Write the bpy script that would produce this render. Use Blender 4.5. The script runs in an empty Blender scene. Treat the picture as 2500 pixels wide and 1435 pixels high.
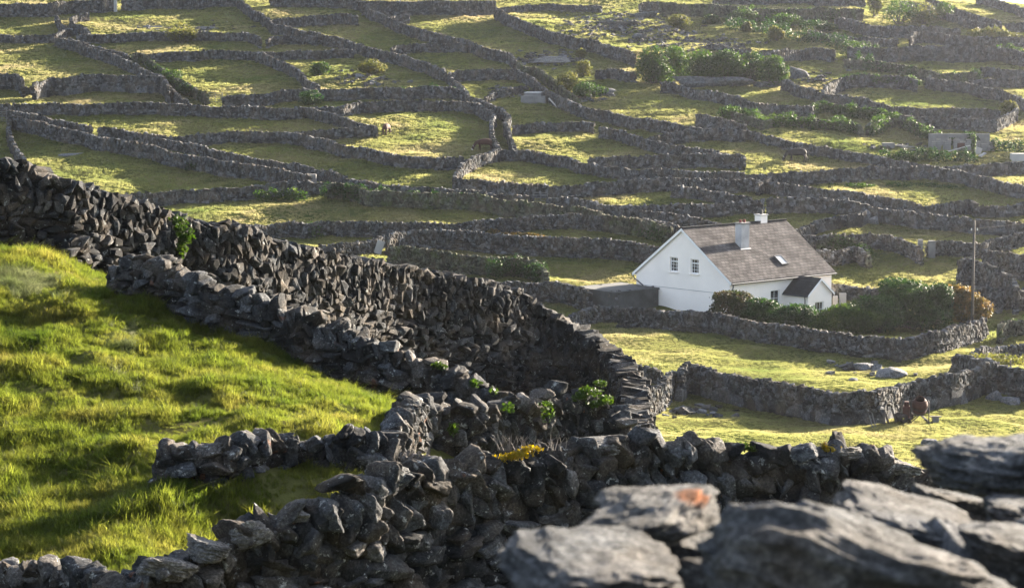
import bpy, bmesh, math, random
import numpy as np
from mathutils import Vector, Matrix
random.seed(7)
RNG = np.random.default_rng(7)
scene = bpy.context.scene
COL = scene.collection

# ------------------------------------------------------------------ camera geometry (photo is 2500 x 1435)
FPX, CU, CV, HORV = 5500.0, 1250.0, 717.5, 100.0
PITCH = math.atan((CV - HORV) / FPX)
SINP, COSP = math.sin(PITCH), math.cos(PITCH)
def zslope(v):
    b = (v - CV) / FPX
    return (-SINP - b * COSP) / (COSP - b * SINP)
def xslope(u, v):
    b = (v - CV) / FPX
    return (u - CU) / FPX / (COSP - b * SINP)
def at(u, v, Y):
    return Vector((xslope(u, v) * Y, Y, zslope(v) * Y))

# ------------------------------------------------------------------ noise
def _h(ix, iy, iz, seed):
    n = (ix * 374761393 + iy * 668265263 + iz * 2147483647 + seed * 974711) & 0xFFFFFFFF
    n = ((n ^ (n >> 13)) * 1274126177) & 0xFFFFFFFF
    n = n ^ (n >> 16)
    return (n & 0xFFFFFF) / float(0xFFFFFF) * 2 - 1
def vnoise(x, y, z=0.0, seed=0):
    x = np.asarray(x, float); y = np.asarray(y, float); z = np.asarray(z, float) + 0 * x
    ix = np.floor(x).astype(np.int64); iy = np.floor(y).astype(np.int64); iz = np.floor(z).astype(np.int64)
    fx, fy, fz = x - ix, y - iy, z - iz
    fx = fx * fx * (3 - 2 * fx); fy = fy * fy * (3 - 2 * fy); fz = fz * fz * (3 - 2 * fz)
    r = 0
    for a in (0, 1):
        wx = fx if a else 1 - fx
        for b in (0, 1):
            wy = fy if b else 1 - fy
            for c in (0, 1):
                wz = fz if c else 1 - fz
                r = r + wx * wy * wz * _h(ix + a, iy + b, iz + c, seed)
    return r
def fbm(x, y, z=0.0, seed=0, octs=4):
    r, a, s = 0, 1.0, 1.0
    for o in range(octs):
        r = r + a * vnoise(x * s, y * s, np.asarray(z) * s, seed + o * 17)
        a *= 0.5; s *= 2.03
    return r

# ------------------------------------------------------------------ terrain height
UC = [-900, -500, 0, 300, 600, 900, 1200, 1500, 1800, 2200, 2600, 3300]
T = [
 (-60, [-1.2]*12), (0, [-1.7]*12), (3, [-2.0]*12), (7, [-2.9]*12), (15, [-4.7]*12),
 (20, [-6.0,-6.0,-5.9,-5.9,-6.0,-6.2,-6.3,-6.3,-6.3,-6.4,-6.5,-6.5]),
 (24, [-6.6,-6.6,-6.6,-6.25,-5.95,-6.2,-6.4,-6.4,-6.5,-6.8,-7,-7]),
 (28, [-6.5,-6.5,-6.45,-6.15,-5.9,-6.2,-6.6,-6.7,-6.8,-7.1,-7.3,-7.4]),
 (32, [-5.8,-5.9,-6.0,-5.85,-5.75,-6.0,-6.8,-7.3,-7.6,-7.9,-8.2,-8.4]),
 (36, [-5.0,-5.2,-5.3,-5.42,-5.55,-5.9,-7.1,-8.0,-8.3,-8.7,-9,-9.3]),
 (40, [-4.3,-4.5,-4.6,-4.75,-5.35,-6.3,-7.5,-8.7,-9.1,-9.5,-9.8,-10]),
 (44, [-3.9,-4.0,-4.05,-4.7,-5.8,-7.1,-8.1,-9.4,-9.9,-10.3,-10.6,-11]),
 (48, [-3.9,-4.1,-4.3,-5.1,-6.4,-7.6,-8.7,-10.0,-10.7,-11.1,-11.5,-12]),
 (56, [-4.4,-4.8,-5.2,-6.1,-7.1,-8.0,-9.1,-10.3,-11.6,-12.2,-12.7,-13]),
 (64, [-5,-5.6,-6.1,-7,-8.1,-9.1,-10.1,-11.3,-12.8,-13.5,-14,-14.4]),
 (80, [-6.5,-7,-7.5,-8.9,-10.7,-12.6,-14.1,-15.1,-16,-16.5,-16.9,-17]),
 (100,[-8,-8.5,-9.4,-11.4,-13.8,-16.2,-17.5,-18.5,-19.3,-19.7,-19.8,-20]),
 (115,[-9.5,-10,-10.8,-12.8,-15.2,-17.4,-18.6,-19.5,-20,-20.2,-20.2,-20.2]),
 (130,[-10.5,-11,-11.8,-13.7,-15.9,-17.7,-19.0,-19.9,-20.2,-20.2,-20.2,-20.2]),
 (150,[-11.5,-12,-12.9,-14.5,-16.3,-18,-19.3,-20.3,-20.5,-20.4,-20.4,-20.4]),
 (165,[-12,-12.5,-13.4,-14.9,-16.5,-18,-19.2,-19.9,-19.9,-19.9,-19.9,-19.9]),
 (185,[-12.8,-13.3,-14.1,-15.2,-16.2,-16.9,-17.0,-17.0,-17.0,-17.0,-17.0,-17.0]),
 (200,[-13,-13.5,-14.0,-14.4,-14.6,-14.7,-14.7,-14.6,-14.6,-14.6,-14.6,-14.6]),
 (220,[-12.1]*12), (240,[-8.9]*12), (265,[-4.9]*12), (295,[0,0,0,0,0,0,0,0,-.1,-.4,-.8,-1.5]),
 (330,[6,6,6,6,6,6,6,5.7,5.3,4.8,4.0,1.5]), (345,[9,9,9,9,9,9,9,8.4,7.6,6.4,5.2,1.5]),
 (380,[16,16,16,16,16,16,16,14.6,12.4,8.6,4.9,0]), (420,[24,24,24,24,24,24,23.5,20,15.5,9,3.5,-2]),
 (470,[33,33,33,33,33,33,31,25,17,8,1,-5]), (560,[38,38,38,38,38,38,35,27,17,6,-3,-9]), (700,[40,40,40,40,40,40,36,27,16,4,-6,-12])]
_ys = np.arange(-60, 700.01, 1.0)
_us = np.arange(-900, 3301, 50.0)
_tab = np.stack([np.interp(_ys, [r[0] for r in T], [r[1][k] for r in T]) for k in range(len(UC))], 1)
_G = np.stack([np.interp(_us, UC, row) for row in _tab], 0)
def _blur(a, n, axis):
    k = np.ones(2 * n + 1) / (2 * n + 1)
    return np.apply_along_axis(lambda m: np.convolve(np.pad(m, n, mode='edge'), k, 'valid'), axis, a)
_Gn = _blur(_blur(_blur(_G, 1, 0), 2, 1), 1, 1)
_Gf = _blur(_blur(_blur(_blur(_G, 7, 0), 5, 0), 3, 1), 2, 1)
_w = np.clip((_ys - 75) / 30, 0, 1)[:, None]
_G = _Gn * (1 - _w) + _Gf * _w
def H0(x, y):
    x = np.asarray(x, float); y = np.asarray(y, float)
    u = np.clip(CU + FPX * COSP * x / np.maximum(y, 14.0), -899.9, 3299.9)
    yy = np.clip(y, -59.9, 699.9)
    fu = (u + 900) / 50; fy = yy + 60
    iu = np.floor(fu).astype(int); iy = np.floor(fy).astype(int)
    du, dy = fu - iu, fy - iy
    return (_G[iy, iu]*(1-dy)*(1-du) + _G[iy+1, iu]*dy*(1-du) + _G[iy, iu+1]*(1-dy)*du + _G[iy+1, iu+1]*dy*du)
def H(x, y):
    x = np.asarray(x, float); y = np.asarray(y, float)
    far = np.clip((y - 80) / 40, 0, 1)
    n_far = 0.32 * vnoise(x/11, y/11, 0, 3) + 0.22 * vnoise(x/4.1, y/3.6, 0, 5) + 0.11 * vnoise(x/1.7, y/1.4, 0, 8)
    karst = np.clip(1 - np.hypot((x - 26) / 34, (y - 292) / 26), 0, 1) ** .5
    n_far = n_far + karst * (0.45 * vnoise(x/5, y/5, 0, 31) + 0.3 * vnoise(x/2.1, y/2.1, 0, 33))
    n_near = 0.10 * vnoise(x/2.8, y/2.8, 0, 13) + 0.12 * vnoise(x/1.15, y/1.0, 0, 15) + 0.07 * vnoise(x/.5, y/.42, 0, 18)
    near = np.clip((y - 18) / 6, 0, 1) * (1 - far)
    uu = CU + FPX * COSP * x / np.maximum(y, 14.0)
    pit = -1.0 * np.exp(-np.abs((uu - 690) / 270) ** 3 - ((y - 28.0) / 1.6) ** 2) - .9 * np.exp(-((uu - 1180) / 200) ** 2 - ((y - 31.5) / 3.5) ** 2)
    n_near = n_near + pit
    return H0(x, y) + far * n_far + near * n_near
_Ys = np.arange(96, 470, 0.25)
def hit(u, v, h=0.0, ymin=96):
    """where the line of sight through photo pixel (u, v) comes down to h above the ground"""
    ys = _Ys[_Ys >= ymin]
    f = zslope(v) * ys - (H(xslope(u, v) * ys, ys) + h)
    k = np.where(f < 0)[0]
    i = k[0] if len(k) else len(ys) - 1
    Y = ys[i]
    if i > 0:
        Y = ys[i-1] + 0.25 * f[i-1] / (f[i-1] - f[i] + 1e-9)
    return float(xslope(u, v) * Y), float(Y)
def ground(x, y):
    return float(H(np.array([x]), np.array([y]))[0])

# ------------------------------------------------------------------ object helpers
def tag(o, label=None, cat=None, group=None, kind=None):
    if label: o['label'] = label
    if cat: o['category'] = cat
    if group: o['group'] = group
    if kind: o['kind'] = kind
    return o
def empty(name, loc=(0, 0, 0), rz=0.0):
    o = bpy.data.objects.new(name, None); COL.objects.link(o)
    o.location = loc; o.rotation_euler = (0, 0, rz); o.empty_display_size = .2
    return o
def mesh_np(name, verts, quads=None, tris=None, mat=None, smooth=False, attrs=None, parent=None):
    me = bpy.data.meshes.new(name)
    verts = np.asarray(verts, dtype=np.float32)
    me.vertices.add(len(verts)); me.vertices.foreach_set('co', verts.ravel())
    parts, starts, tot, off = [], [], [], 0
    for f in (quads, tris):
        if f is not None and len(f):
            f = np.asarray(f, dtype=np.int32); k = f.shape[1]
            parts.append(f.ravel()); starts.append(np.arange(len(f)) * k + off); tot.append(np.full(len(f), k)); off += f.size
    if parts:
        me.loops.add(off); me.loops.foreach_set('vertex_index', np.concatenate(parts).astype(np.int32))
        st = np.concatenate(starts).astype(np.int32)
        me.polygons.add(len(st)); me.polygons.foreach_set('loop_start', st)
        me.polygons.foreach_set('loop_total', np.concatenate(tot).astype(np.int32))
        me.polygons.foreach_set('use_smooth', np.full(len(st), smooth))
    if attrs:
        for k, a in attrs.items():
            at_ = me.attributes.new(k, 'FLOAT', 'POINT'); at_.data.foreach_set('value', np.asarray(a, dtype=np.float32))
    me.update(); me.validate()
    if mat: me.materials.append(mat)
    o = bpy.data.objects.new(name, me); COL.objects.link(o)
    if parent is not None: o.parent = parent
    return o
class MB:
    """collects shapes into one mesh"""
    def __init__(s): s.bm = bmesh.new()
    def box(s, c, d, rz=0.0, rx=0.0, ry=0.0, bev=0.0):
        r = bmesh.ops.create_cube(s.bm, size=1.0)
        vs = r['verts']
        bmesh.ops.scale(s.bm, vec=d, verts=vs)
        if bev:
            es = list({e for v in vs for e in v.link_edges})
            g = bmesh.ops.bevel(s.bm, geom=es, offset=bev, segments=2, affect='EDGES', profile=.6)
            vs = g['verts']
            vs = list({v for f in g['faces'] for v in f.verts} | set(v for v in vs if v.is_valid))
            isl = set(vs); st = list(vs)
            while st:
                v = st.pop()
                for e in v.link_edges:
                    w = e.other_vert(v)
                    if w not in isl: isl.add(w); st.append(w)
            vs = list(isl)
        M = Matrix.Translation(c) @ Matrix.Rotation(rz, 4, 'Z') @ Matrix.Rotation(ry, 4, 'Y') @ Matrix.Rotation(rx, 4, 'X')
        bmesh.ops.transform(s.bm, matrix=M, verts=vs)
        return s
    def tube(s, a, b, r0, r1=None, n=10):
        a, b = Vector(a), Vector(b); d = b - a
        r = bmesh.ops.create_cone(s.bm, cap_ends=True, segments=n, radius1=r0, radius2=r0 if r1 is None else r1, depth=d.length)
        M = Matrix.Translation((a + b) / 2) @ d.to_track_quat('Z', 'Y').to_matrix().to_4x4()
        bmesh.ops.transform(s.bm, matrix=M, verts=r['verts'])
        return s
    def path(s, pts, r, n=8):
        for a, b in zip(pts[:-1], pts[1:]): s.tube(a, b, r, r, n)
        return s
    def poly(s, pts):
        s.bm.faces.new([s.bm.verts.new(p) for p in pts]); return s
    def prism(s, pts, off):
        off = Vector(off)
        a = [s.bm.verts.new(p) for p in pts]; b = [s.bm.verts.new(Vector(p) + off) for p in pts]
        s.bm.faces.new(a); s.bm.faces.new(b[::-1])
        for i in range(len(a)):
            j = (i + 1) % len(a); s.bm.faces.new((a[j], a[i], b[i], b[j]))
        return s
    def build(s, name, mat, parent=None, smooth=False, loc=None):
        bmesh.ops.recalc_face_normals(s.bm, faces=s.bm.faces[:])
        me = bpy.data.meshes.new(name); s.bm.to_mesh(me); s.bm.free()
        if smooth:
            for p in me.polygons: p.use_smooth = True
        me.materials.append(mat)
        o = bpy.data.objects.new(name, me); COL.objects.link(o)
        if parent is not None: o.parent = parent
        if loc is not None: o.location = loc
        return o

# ------------------------------------------------------------------ materials
def newmat(name):
    m = bpy.data.materials.new(name); m.use_nodes = True
    nt = m.node_tree; nt.nodes.clear()
    return m, nt, nt.nodes, nt.links
def N(nt, t, **kw):
    n = nt.nodes.new(t)
    for k, v in kw.items():
        if k.startswith('i_'):
            key = k[2:].replace('_', ' ')
            n.inputs[key].default_value = v
        else: setattr(n, k, v)
    return n
def ramp(nt, fac, stops, interp='LINEAR'):
    r = nt.nodes.new('ShaderNodeValToRGB'); r.color_ramp.interpolation = interp
    e = r.color_ramp.elements
    while len(e) < len(stops): e.new(.5)
    for k, (p, c) in enumerate(stops):
        e[k].position = p; e[k].color = (*c, 1) if len(c) == 3 else c
    nt.links.new(fac, r.inputs[0]); return r.outputs[0]
def noise(nt, vec, scale, detail=4, rough=.55, out=0):
    n = nt.nodes.new('ShaderNodeTexNoise'); n.inputs['Scale'].default_value = scale
    n.inputs['Detail'].default_value = detail; n.inputs['Roughness'].default_value = rough
    if vec is not None: nt.links.new(vec, n.inputs['Vector'])
    return n.outputs[out]
def mixc(nt, fac, a, b, mode='MIX'):
    m = nt.nodes.new('ShaderNodeMix'); m.data_type = 'RGBA'; m.blend_type = mode
    for s, v in ((m.inputs[0], fac), (m.inputs[6], a), (m.inputs[7], b)):
        if hasattr(v, 'links') or isinstance(v, bpy.types.NodeSocket): nt.links.new(v, s)
        elif isinstance(v, (int, float)): s.default_value = v
        else: s.default_value = (*v, 1)
    return m.outputs[2]
def mth(nt, op, a, b=None):
    m = nt.nodes.new('ShaderNodeMath'); m.operation = op
    for s, v in ((m.inputs[0], a), (m.inputs[1], b)):
        if v is None: continue
        if isinstance(v, bpy.types.NodeSocket): nt.links.new(v, s)
        else: s.default_value = v
    return m.outputs[0]
def out_bsdf(nt, color, rough=.85, bump=None, bstr=.3, bdist=.02, spec=.3, metal=0.0):
    b = nt.nodes.new('ShaderNodeBsdfPrincipled'); o = nt.nodes.new('ShaderNodeOutputMaterial')
    if isinstance(color, bpy.types.NodeSocket): nt.links.new(color, b.inputs['Base Color'])
    else: b.inputs['Base Color'].default_value = (*color, 1)
    if isinstance(rough, bpy.types.NodeSocket): nt.links.new(rough, b.inputs['Roughness'])
    else: b.inputs['Roughness'].default_value = rough
    b.inputs['Specular IOR Level'].default_value = spec; b.inputs['Metallic'].default_value = metal
    if bump is not None:
        bp = nt.nodes.new('ShaderNodeBump'); bp.inputs['Strength'].default_value = bstr; bp.inputs['Distance'].default_value = bdist
        nt.links.new(bump, bp.inputs['Height']); nt.links.new(bp.outputs[0], b.inputs['Normal'])
    nt.links.new(b.outputs[0], o.inputs[0]); return b
def rock_mat(name, dark, light, s=1.0, lichen=.5, orange=0.0, bstr=.5, bdist=.03, spec=.35, moss=0.0):
    m, nt, ns, ln = newmat(name)
    pos = N(nt, 'ShaderNodeNewGeometry').outputs['Position']
    mid = tuple((a + b) / 2 for a, b in zip(dark, light))
    c = ramp(nt, noise(nt, pos, 3.2*s, 6, .65), [(.3, dark), (.52, mid), (.72, light)])
    tone = N(nt, 'ShaderNodeAttribute', attribute_name='tone').outputs['Fac']
    g = mth(nt, 'ADD', mth(nt, 'MULTIPLY', mth(nt, 'POWER', tone, 1.6), 1.4), .27)
    cc = nt.nodes.new('ShaderNodeCombineColor')
    for i in range(3): ln.new(g, cc.inputs[i])
    c = mixc(nt, 1.0, c, cc.outputs[0], 'MULTIPLY')
    warm = ramp(nt, noise(nt, pos, 0.9*s, 3), [(.45, (0, 0, 0)), (.7, (1, 1, 1))])
    c = mixc(nt, mth(nt, 'MULTIPLY', warm, .25), c, (.22, .17, .12))
    if moss:
        ms = ramp(nt, noise(nt, pos, 1.3*s, 4), [(.52, (0, 0, 0)), (.66, (1, 1, 1))])
        c = mixc(nt, mth(nt, 'MULTIPLY', ms, moss), c, (.05, .065, .02))
    l = ramp(nt, noise(nt, pos, 5.5*s, 5, .7), [(.6, (0, 0, 0)), (.66, (1, 1, 1))])
    c = mixc(nt, mth(nt, 'MULTIPLY', l, lichen), c, (.30, .31, .30))
    if orange:
        l2 = ramp(nt, noise(nt, pos, 2.1*s, 3, .5), [(.69, (0, 0, 0)), (.72, (1, 1, 1))])
        if orange >= 1:
            oc = N(nt, 'ShaderNodeTexCoord').outputs['Object']
            sub = nt.nodes.new('ShaderNodeVectorMath'); sub.operation = 'SUBTRACT'; ln.new(oc, sub.inputs[0]); sub.inputs[1].default_value = (.075, -.02, .045)
            sca = nt.nodes.new('ShaderNodeVectorMath'); sca.operation = 'MULTIPLY'; ln.new(sub.outputs[0], sca.inputs[0]); sca.inputs[1].default_value = (1, .7, 2.2)
            le = nt.nodes.new('ShaderNodeVectorMath'); le.operation = 'LENGTH'; ln.new(sca.outputs[0], le.inputs[0])
            l2 = ramp(nt, mth(nt, 'ADD', mth(nt, 'MULTIPLY', le.outputs['Value'], 8.0), mth(nt, 'MULTIPLY', noise(nt, oc, 22, 4, .6), .5)), [(.46, (.9, .9, .9)), (.62, (0, 0, 0))])
        c = mixc(nt, mth(nt, 'MULTIPLY', l2, orange), c, (.20, .055, .006))
    sp = ramp(nt, noise(nt, pos, 19*s, 4, .75), [(.34, (.32, .32, .32)), (.5, (1, 1, 1)), (.66, (2.3, 2.3, 2.3))])
    c = mixc(nt, .8, c, sp, 'MULTIPLY')
    hb = mth(nt, 'ADD', noise(nt, pos, 7*s, 8, .75), mth(nt, 'MULTIPLY', noise(nt, pos, 26*s, 4, .7), .4))
    out_bsdf(nt, c, .9, hb, bstr, bdist, spec * .4)
    return m
def leaf_mat(name, c1, c2, c3, trans=.5, scale=2.0, gloss=.5, spec=.12, val=1.7, hue=.49):
    """blades and leaves: colour varies from place to place, light passes through"""
    m, nt, ns, ln = newmat(name)
    pos = N(nt, 'ShaderNodeNewGeometry').outputs['Position']
    c = ramp(nt, noise(nt, pos, scale, 4, .6), [(.3, c1), (.5, c2), (.7, c3)])
    t = N(nt, 'ShaderNodeAttribute', attribute_name='tone').outputs['Fac']
    g = mth(nt, 'ADD', mth(nt, 'MULTIPLY', t, .66), .48)
    cc = nt.nodes.new('ShaderNodeCombineColor')
    for i in range(3): ln.new(g, cc.inputs[i])
    c = mixc(nt, 1.0, c, cc.outputs[0], 'MULTIPLY')
    b = nt.nodes.new('ShaderNodeBsdfPrincipled'); ln.new(c, b.inputs['Base Color'])
    b.inputs['Roughness'].default_value = gloss; b.inputs['Specular IOR Level'].default_value = spec
    tr = nt.nodes.new('ShaderNodeBsdfTranslucent')
    hs = nt.nodes.new('ShaderNodeHueSaturation'); hs.inputs['Value'].default_value = val; hs.inputs['Hue'].default_value = hue; hs.inputs['Saturation'].default_value = 1.1
    ln.new(c, hs.inputs['Color']); ln.new(hs.outputs[0], tr.inputs[0])
    mx = nt.nodes.new('ShaderNodeMixShader'); mx.inputs[0].default_value = trans
    ln.new(b.outputs[0], mx.inputs[1]); ln.new(tr.outputs[0], mx.inputs[2])
    o = nt.nodes.new('ShaderNodeOutputMaterial'); ln.new(mx.outputs[0], o.inputs[0])
    return m
def plain(name, col, rough=.7, var=.15, scale=4.0, metal=0.0, spec=.3, bstr=.1):
    m, nt, ns, ln = newmat(name)
    pos = N(nt, 'ShaderNodeNewGeometry').outputs['Position']
    n = noise(nt, pos, scale, 5, .6)
    c = ramp(nt, n, [(.3, tuple(x*(1-var) for x in col)), (.7, tuple(min(1, x*(1+var)) for x in col))])
    out_bsdf(nt, c, rough, n, bstr, .01, spec, metal)
    return m
M = {}
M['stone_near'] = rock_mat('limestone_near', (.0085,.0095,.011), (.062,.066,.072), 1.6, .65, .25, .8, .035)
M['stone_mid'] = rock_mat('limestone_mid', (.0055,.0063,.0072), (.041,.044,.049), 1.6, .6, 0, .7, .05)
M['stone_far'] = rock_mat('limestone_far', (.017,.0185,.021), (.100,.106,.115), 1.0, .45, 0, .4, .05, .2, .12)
M['stone_ivy'] = rock_mat('limestone_overgrown', (.02,.024,.017), (.085,.09,.07), 1.0, .25, 0, .4, .05, .2, .75)
M['boulder'] = rock_mat('limestone_boulder', (.016,.018,.021), (.18,.188,.20), 3.2, .45, 0, 1.3, .025)
M['boulder_lichen'] = rock_mat('limestone_lichen', (.022,.023,.025), (.23,.23,.23), 3.2, .5, 1.0, 1.3, .025)
M['boulder_far'] = rock_mat('limestone_capstone', (.024,.025,.026), (.15,.15,.15), 1.6, .6, .2, .8, .03)
M['grass_near'] = leaf_mat('grass_near', (.030,.062,.011), (.062,.092,.018), (.11,.122,.032), .74, .9, val=2.2, hue=.462)
M['grass_dry'] = leaf_mat('grass_pale', (.09,.12,.04), (.13,.15,.07), (.19,.19,.12), .55, 1.2, val=1.4)
M['grass_far'] = leaf_mat('grass_far', (.046,.072,.024), (.09,.105,.042), (.14,.132,.072), .75, .10, val=3.1, hue=.467)
M['leaf_dark'] = leaf_mat('leaves_dark', (.007,.024,.005), (.015,.048,.008), (.035,.078,.012), .38, 1.2, val=1.4)
M['leaf_mid'] = leaf_mat('leaves_mid', (.012,.034,.006), (.028,.064,.010), (.06,.10,.016), .48, .8, val=1.6)
M['leaf_gorse'] = leaf_mat('leaves_gorse', (.035,.048,.012), (.075,.085,.02), (.13,.12,.035), .55, .8)
M['leaf_gold'] = leaf_mat('leaves_gold', (.025,.035,.010), (.10,.075,.02), (.25,.16,.065), .5, 1.4)
M['leaf_red'] = leaf_mat('leaves_reddish', (.015,.028,.008), (.03,.04,.012), (.075,.045,.02), .35, 1.5)
M['leaf_yellow'] = leaf_mat('leaves_yellow', (.16,.12,.012), (.26,.20,.02), (.32,.25,.035), .4, 3)
M['leaf_ivy'] = leaf_mat('leaves_ivy', (.012,.03,.005), (.03,.06,.009), (.055,.09,.015), .4, 3)
M['twig'] = plain('twigs', (.12,.105,.095), .8, .3)
M['bark'] = plain('bark', (.06,.05,.04), .9, .3)
M['white'] = plain('white_render', (.88,.82,.77), .8, .05, .6, bstr=.05)
M['white_dirty'] = plain('weathered_render', (.36,.36,.37), .85, .25, 1.2)
M['white_paint'] = plain('white_paint', (.8,.8,.8), .4, .02)
M['dark_metal'] = plain('dark_gutter', (.035,.04,.05), .5, .2)
M['glass'] = plain('window_glass', (.02,.025,.03), .08, .2, 1.0, spec=.8, bstr=0)
M['curtain'] = plain('net_curtain', (.3,.31,.33), .9, .3)
M['pot_red'] = plain('red_clay', (.16,.035,.03), .8, .2)
M['pot_dark'] = plain('dark_clay', (.03,.03,.03), .7, .2)
M['concrete'] = plain('concrete', (.15,.15,.15), .9, .25, 1.5)
M['concrete_dark'] = plain('mossy_concrete', (.065,.068,.068), .95, .35, 1.2)
M['concrete_pale'] = plain('pale_slab', (.36,.35,.34), .8, .1, 1.5)
M['wood'] = plain('weathered_wood', (.07,.062,.055), .85, .3, 6)
M['rust'] = plain('rust', (.055,.021,.016), .85, .4, 5)
M['black_metal'] = plain('black_metal', (.025,.02,.02), .7, .3)
M['galv'] = plain('galvanised', (.12,.12,.12), .5, .15, metal=.3)
M['cow_brown'] = plain('brown_hide', (.045,.016,.010), .8, .35, 2)
M['cow_black'] = plain('dark_hide', (.012,.009,.008), .75, .4, 2)
M['cow_white'] = plain('white_hide', (.65,.6,.55), .8, .1)
M['porcelain'] = plain('insulator', (.6,.6,.58), .3, .05)
# slate roof
def slate(name, cols, mortar):
    m, nt, ns, ln = newmat(name)
    tc = N(nt, 'ShaderNodeTexCoord').outputs['Object']
    sx = nt.nodes.new('ShaderNodeSeparateXYZ'); ln.new(tc, sx.inputs[0])
    cx = nt.nodes.new('ShaderNodeCombineXYZ')
    ln.new(sx.outputs[0], cx.inputs[0]); ln.new(mth(nt, 'MULTIPLY', sx.outputs[2], 1.7), cx.inputs[1])
    bt = nt.nodes.new('ShaderNodeTexBrick'); ln.new(cx.outputs[0], bt.inputs['Vector'])
    bt.inputs['Scale'].default_value = 1.0; bt.inputs['Brick Width'].default_value = .42; bt.inputs['Row Height'].default_value = .3
    bt.inputs['Mortar Size'].default_value = .018; bt.inputs['Bias'].default_value = -.1
    bt.inputs['Color1'].default_value = (*cols[0], 1); bt.inputs['Color2'].default_value = (*cols[1], 1); bt.inputs['Mortar'].default_value = (*mortar, 1)
    d = ramp(nt, noise(nt, tc, .9, 6, .65), [(.36, (.35,.35,.37)), (.62, (1.1,1.1,1.1))])
    c = mixc(nt, .8, bt.outputs[0], d, 'MULTIPLY')
    sp = ramp(nt, noise(nt, tc, 3.3, 4, .7), [(.62, (0,0,0)), (.70, (1,1,1))])
    c = mixc(nt, mth(nt, 'MULTIPLY', sp, .5), c, (.07,.07,.07))
    out_bsdf(nt, c, .95, mth(nt, 'SUBTRACT', 1.0, bt.outputs['Fac']), .6, .02, .04)
    return m
M['slate'] = slate('slate_roof', ((.112,.104,.104), (.066,.063,.065)), (.018,.017,.017))
M['slate_dark'] = slate('slate_porch', ((.035,.039,.043), (.027,.03,.034)), (.04,.04,.04))
# ground
def ground_mat():
    m, nt, ns, ln = newmat('turf')
    pos = N(nt, 'ShaderNodeNewGeometry').outputs['Position']
    a = ramp(nt, noise(nt, pos, .12, 5, .6), [(.32, (.036,.052,.014)), (.5, (.082,.085,.028)), (.68, (.135,.118,.055))])
    b = ramp(nt, noise(nt, pos, 1.9, 6, .7), [(.35, (.6,.6,.55)), (.65, (1.2,1.2,1.2))])
    c = mixc(nt, 1.0, a, b, 'MULTIPLY')
    out_bsdf(nt, c, .95, noise(nt, pos, 5, 8, .75), .8, .12, .0)
    return m
M['turf'] = ground_mat()

# ------------------------------------------------------------------ rock prototypes
def cubesphere(n):
    V, F, key = [], [], {}
    def vid(p):
        k = tuple(np.round(p, 5))
        if k not in key: key[k] = len(V); V.append(p)
        return key[k]
    for ax in range(3):
        for sg in (-1, 1):
            g = [[None] * (n + 1) for _ in range(n + 1)]
            for i in range(n + 1):
                for j in range(n + 1):
                    p = np.zeros(3); p[ax] = sg
                    p[(ax+1) % 3] = math.tan((i / n * 2 - 1) * math.pi / 4); p[(ax+2) % 3] = math.tan((j / n * 2 - 1) * math.pi / 4)
                    g[i][j] = vid(p)
            for i in range(n):
                for j in range(n):
                    q = [g[i][j], g[i+1][j], g[i+1][j+1], g[i][j+1]]
                    F.append(q if sg > 0 else q[::-1])
    V = np.array(V); V /= np.linalg.norm(V, axis=1, keepdims=True)
    return V, np.array(F)
def rock_proto(n, seed, sharp=16, planes=9, rough=.05, tilt=.22, nf=1.7):
    r = np.random.default_rng(seed)
    D, F = cubesphere(n)
    P = []
    for ax in range(3):
        for sg in (-1, 1):
            v = r.normal(0, tilt, 3); v[ax] += sg; P.append((v / np.linalg.norm(v), 1.0))
    for _ in range(planes):
        v = r.normal(0, 1, 3); P.append((v / np.linalg.norm(v), r.uniform(.92, 1.45)))
    acc = 0
    for nrm, h in P: acc = acc + np.maximum(D @ nrm / h, 0) ** sharp
    R = acc ** (-1.0 / sharp)
    V = D * R[:, None]
    o = seed * 3.7
    d = fbm(V[:, 0]*nf + o, V[:, 1]*nf, V[:, 2]*nf, seed, 4)
    V = V * (1 + rough * d)[:, None]
    V = V / np.abs(V).max(0)
    return V, F
def cube_proto(seed):
    r = np.random.default_rng(seed)
    V = np.array([[x, y, z] for z in (-1, 1) for y in (-1, 1) for x in (-1, 1)], float) * .86 + r.uniform(-.24, .24, (8, 3))
    F = np.array([[0,2,3,1],[4,5,7,6],[0,1,5,4],[2,6,7,3],[0,4,6,2],[1,3,7,5]])
    return V, F
PROTO_FAR = [cube_proto(s) for s in range(40)]
def hull_proto(seed, n=30, bev=True):
    r = np.random.default_rng(seed + 500)
    P = r.uniform(-1, 1, (n, 3)); ax = r.integers(0, 3, n)
    P[np.arange(n), ax] = np.sign(P[np.arange(n), ax]) * r.uniform(.85, 1, n)
    bm = bmesh.new(); vs = [bm.verts.new(p) for p in P]
    g = bmesh.ops.convex_hull(bm, input=vs)
    bmesh.ops.delete(bm, geom=[v for v in bm.verts if not v.link_faces], context='VERTS')
    bmesh.ops.recalc_face_normals(bm, faces=bm.faces[:]); bmesh.ops.triangulate(bm, faces=bm.faces[:])
    # soften the corners once
    if bev: bmesh.ops.bevel(bm, geom=bm.edges[:], offset=.07, segments=1, affect='EDGES', clamp_overlap=True)
    bmesh.ops.triangulate(bm, faces=bm.faces[:]); bm.verts.index_update()
    V = np.array([v.co[:] for v in bm.verts]); F = np.array([[v.index for v in f.verts] for f in bm.faces]); bm.free()
    return V / np.abs(V).max(0), F
PROTO_HULL = [hull_proto(s) for s in range(24)]
PROTO_LITE = [hull_proto(s + 60, 17, False) for s in range(40)]
PROTO_NEAR = [rock_proto(12, s, 60, 12, .07, .30, 2.6) for s in range(20)]
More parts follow.
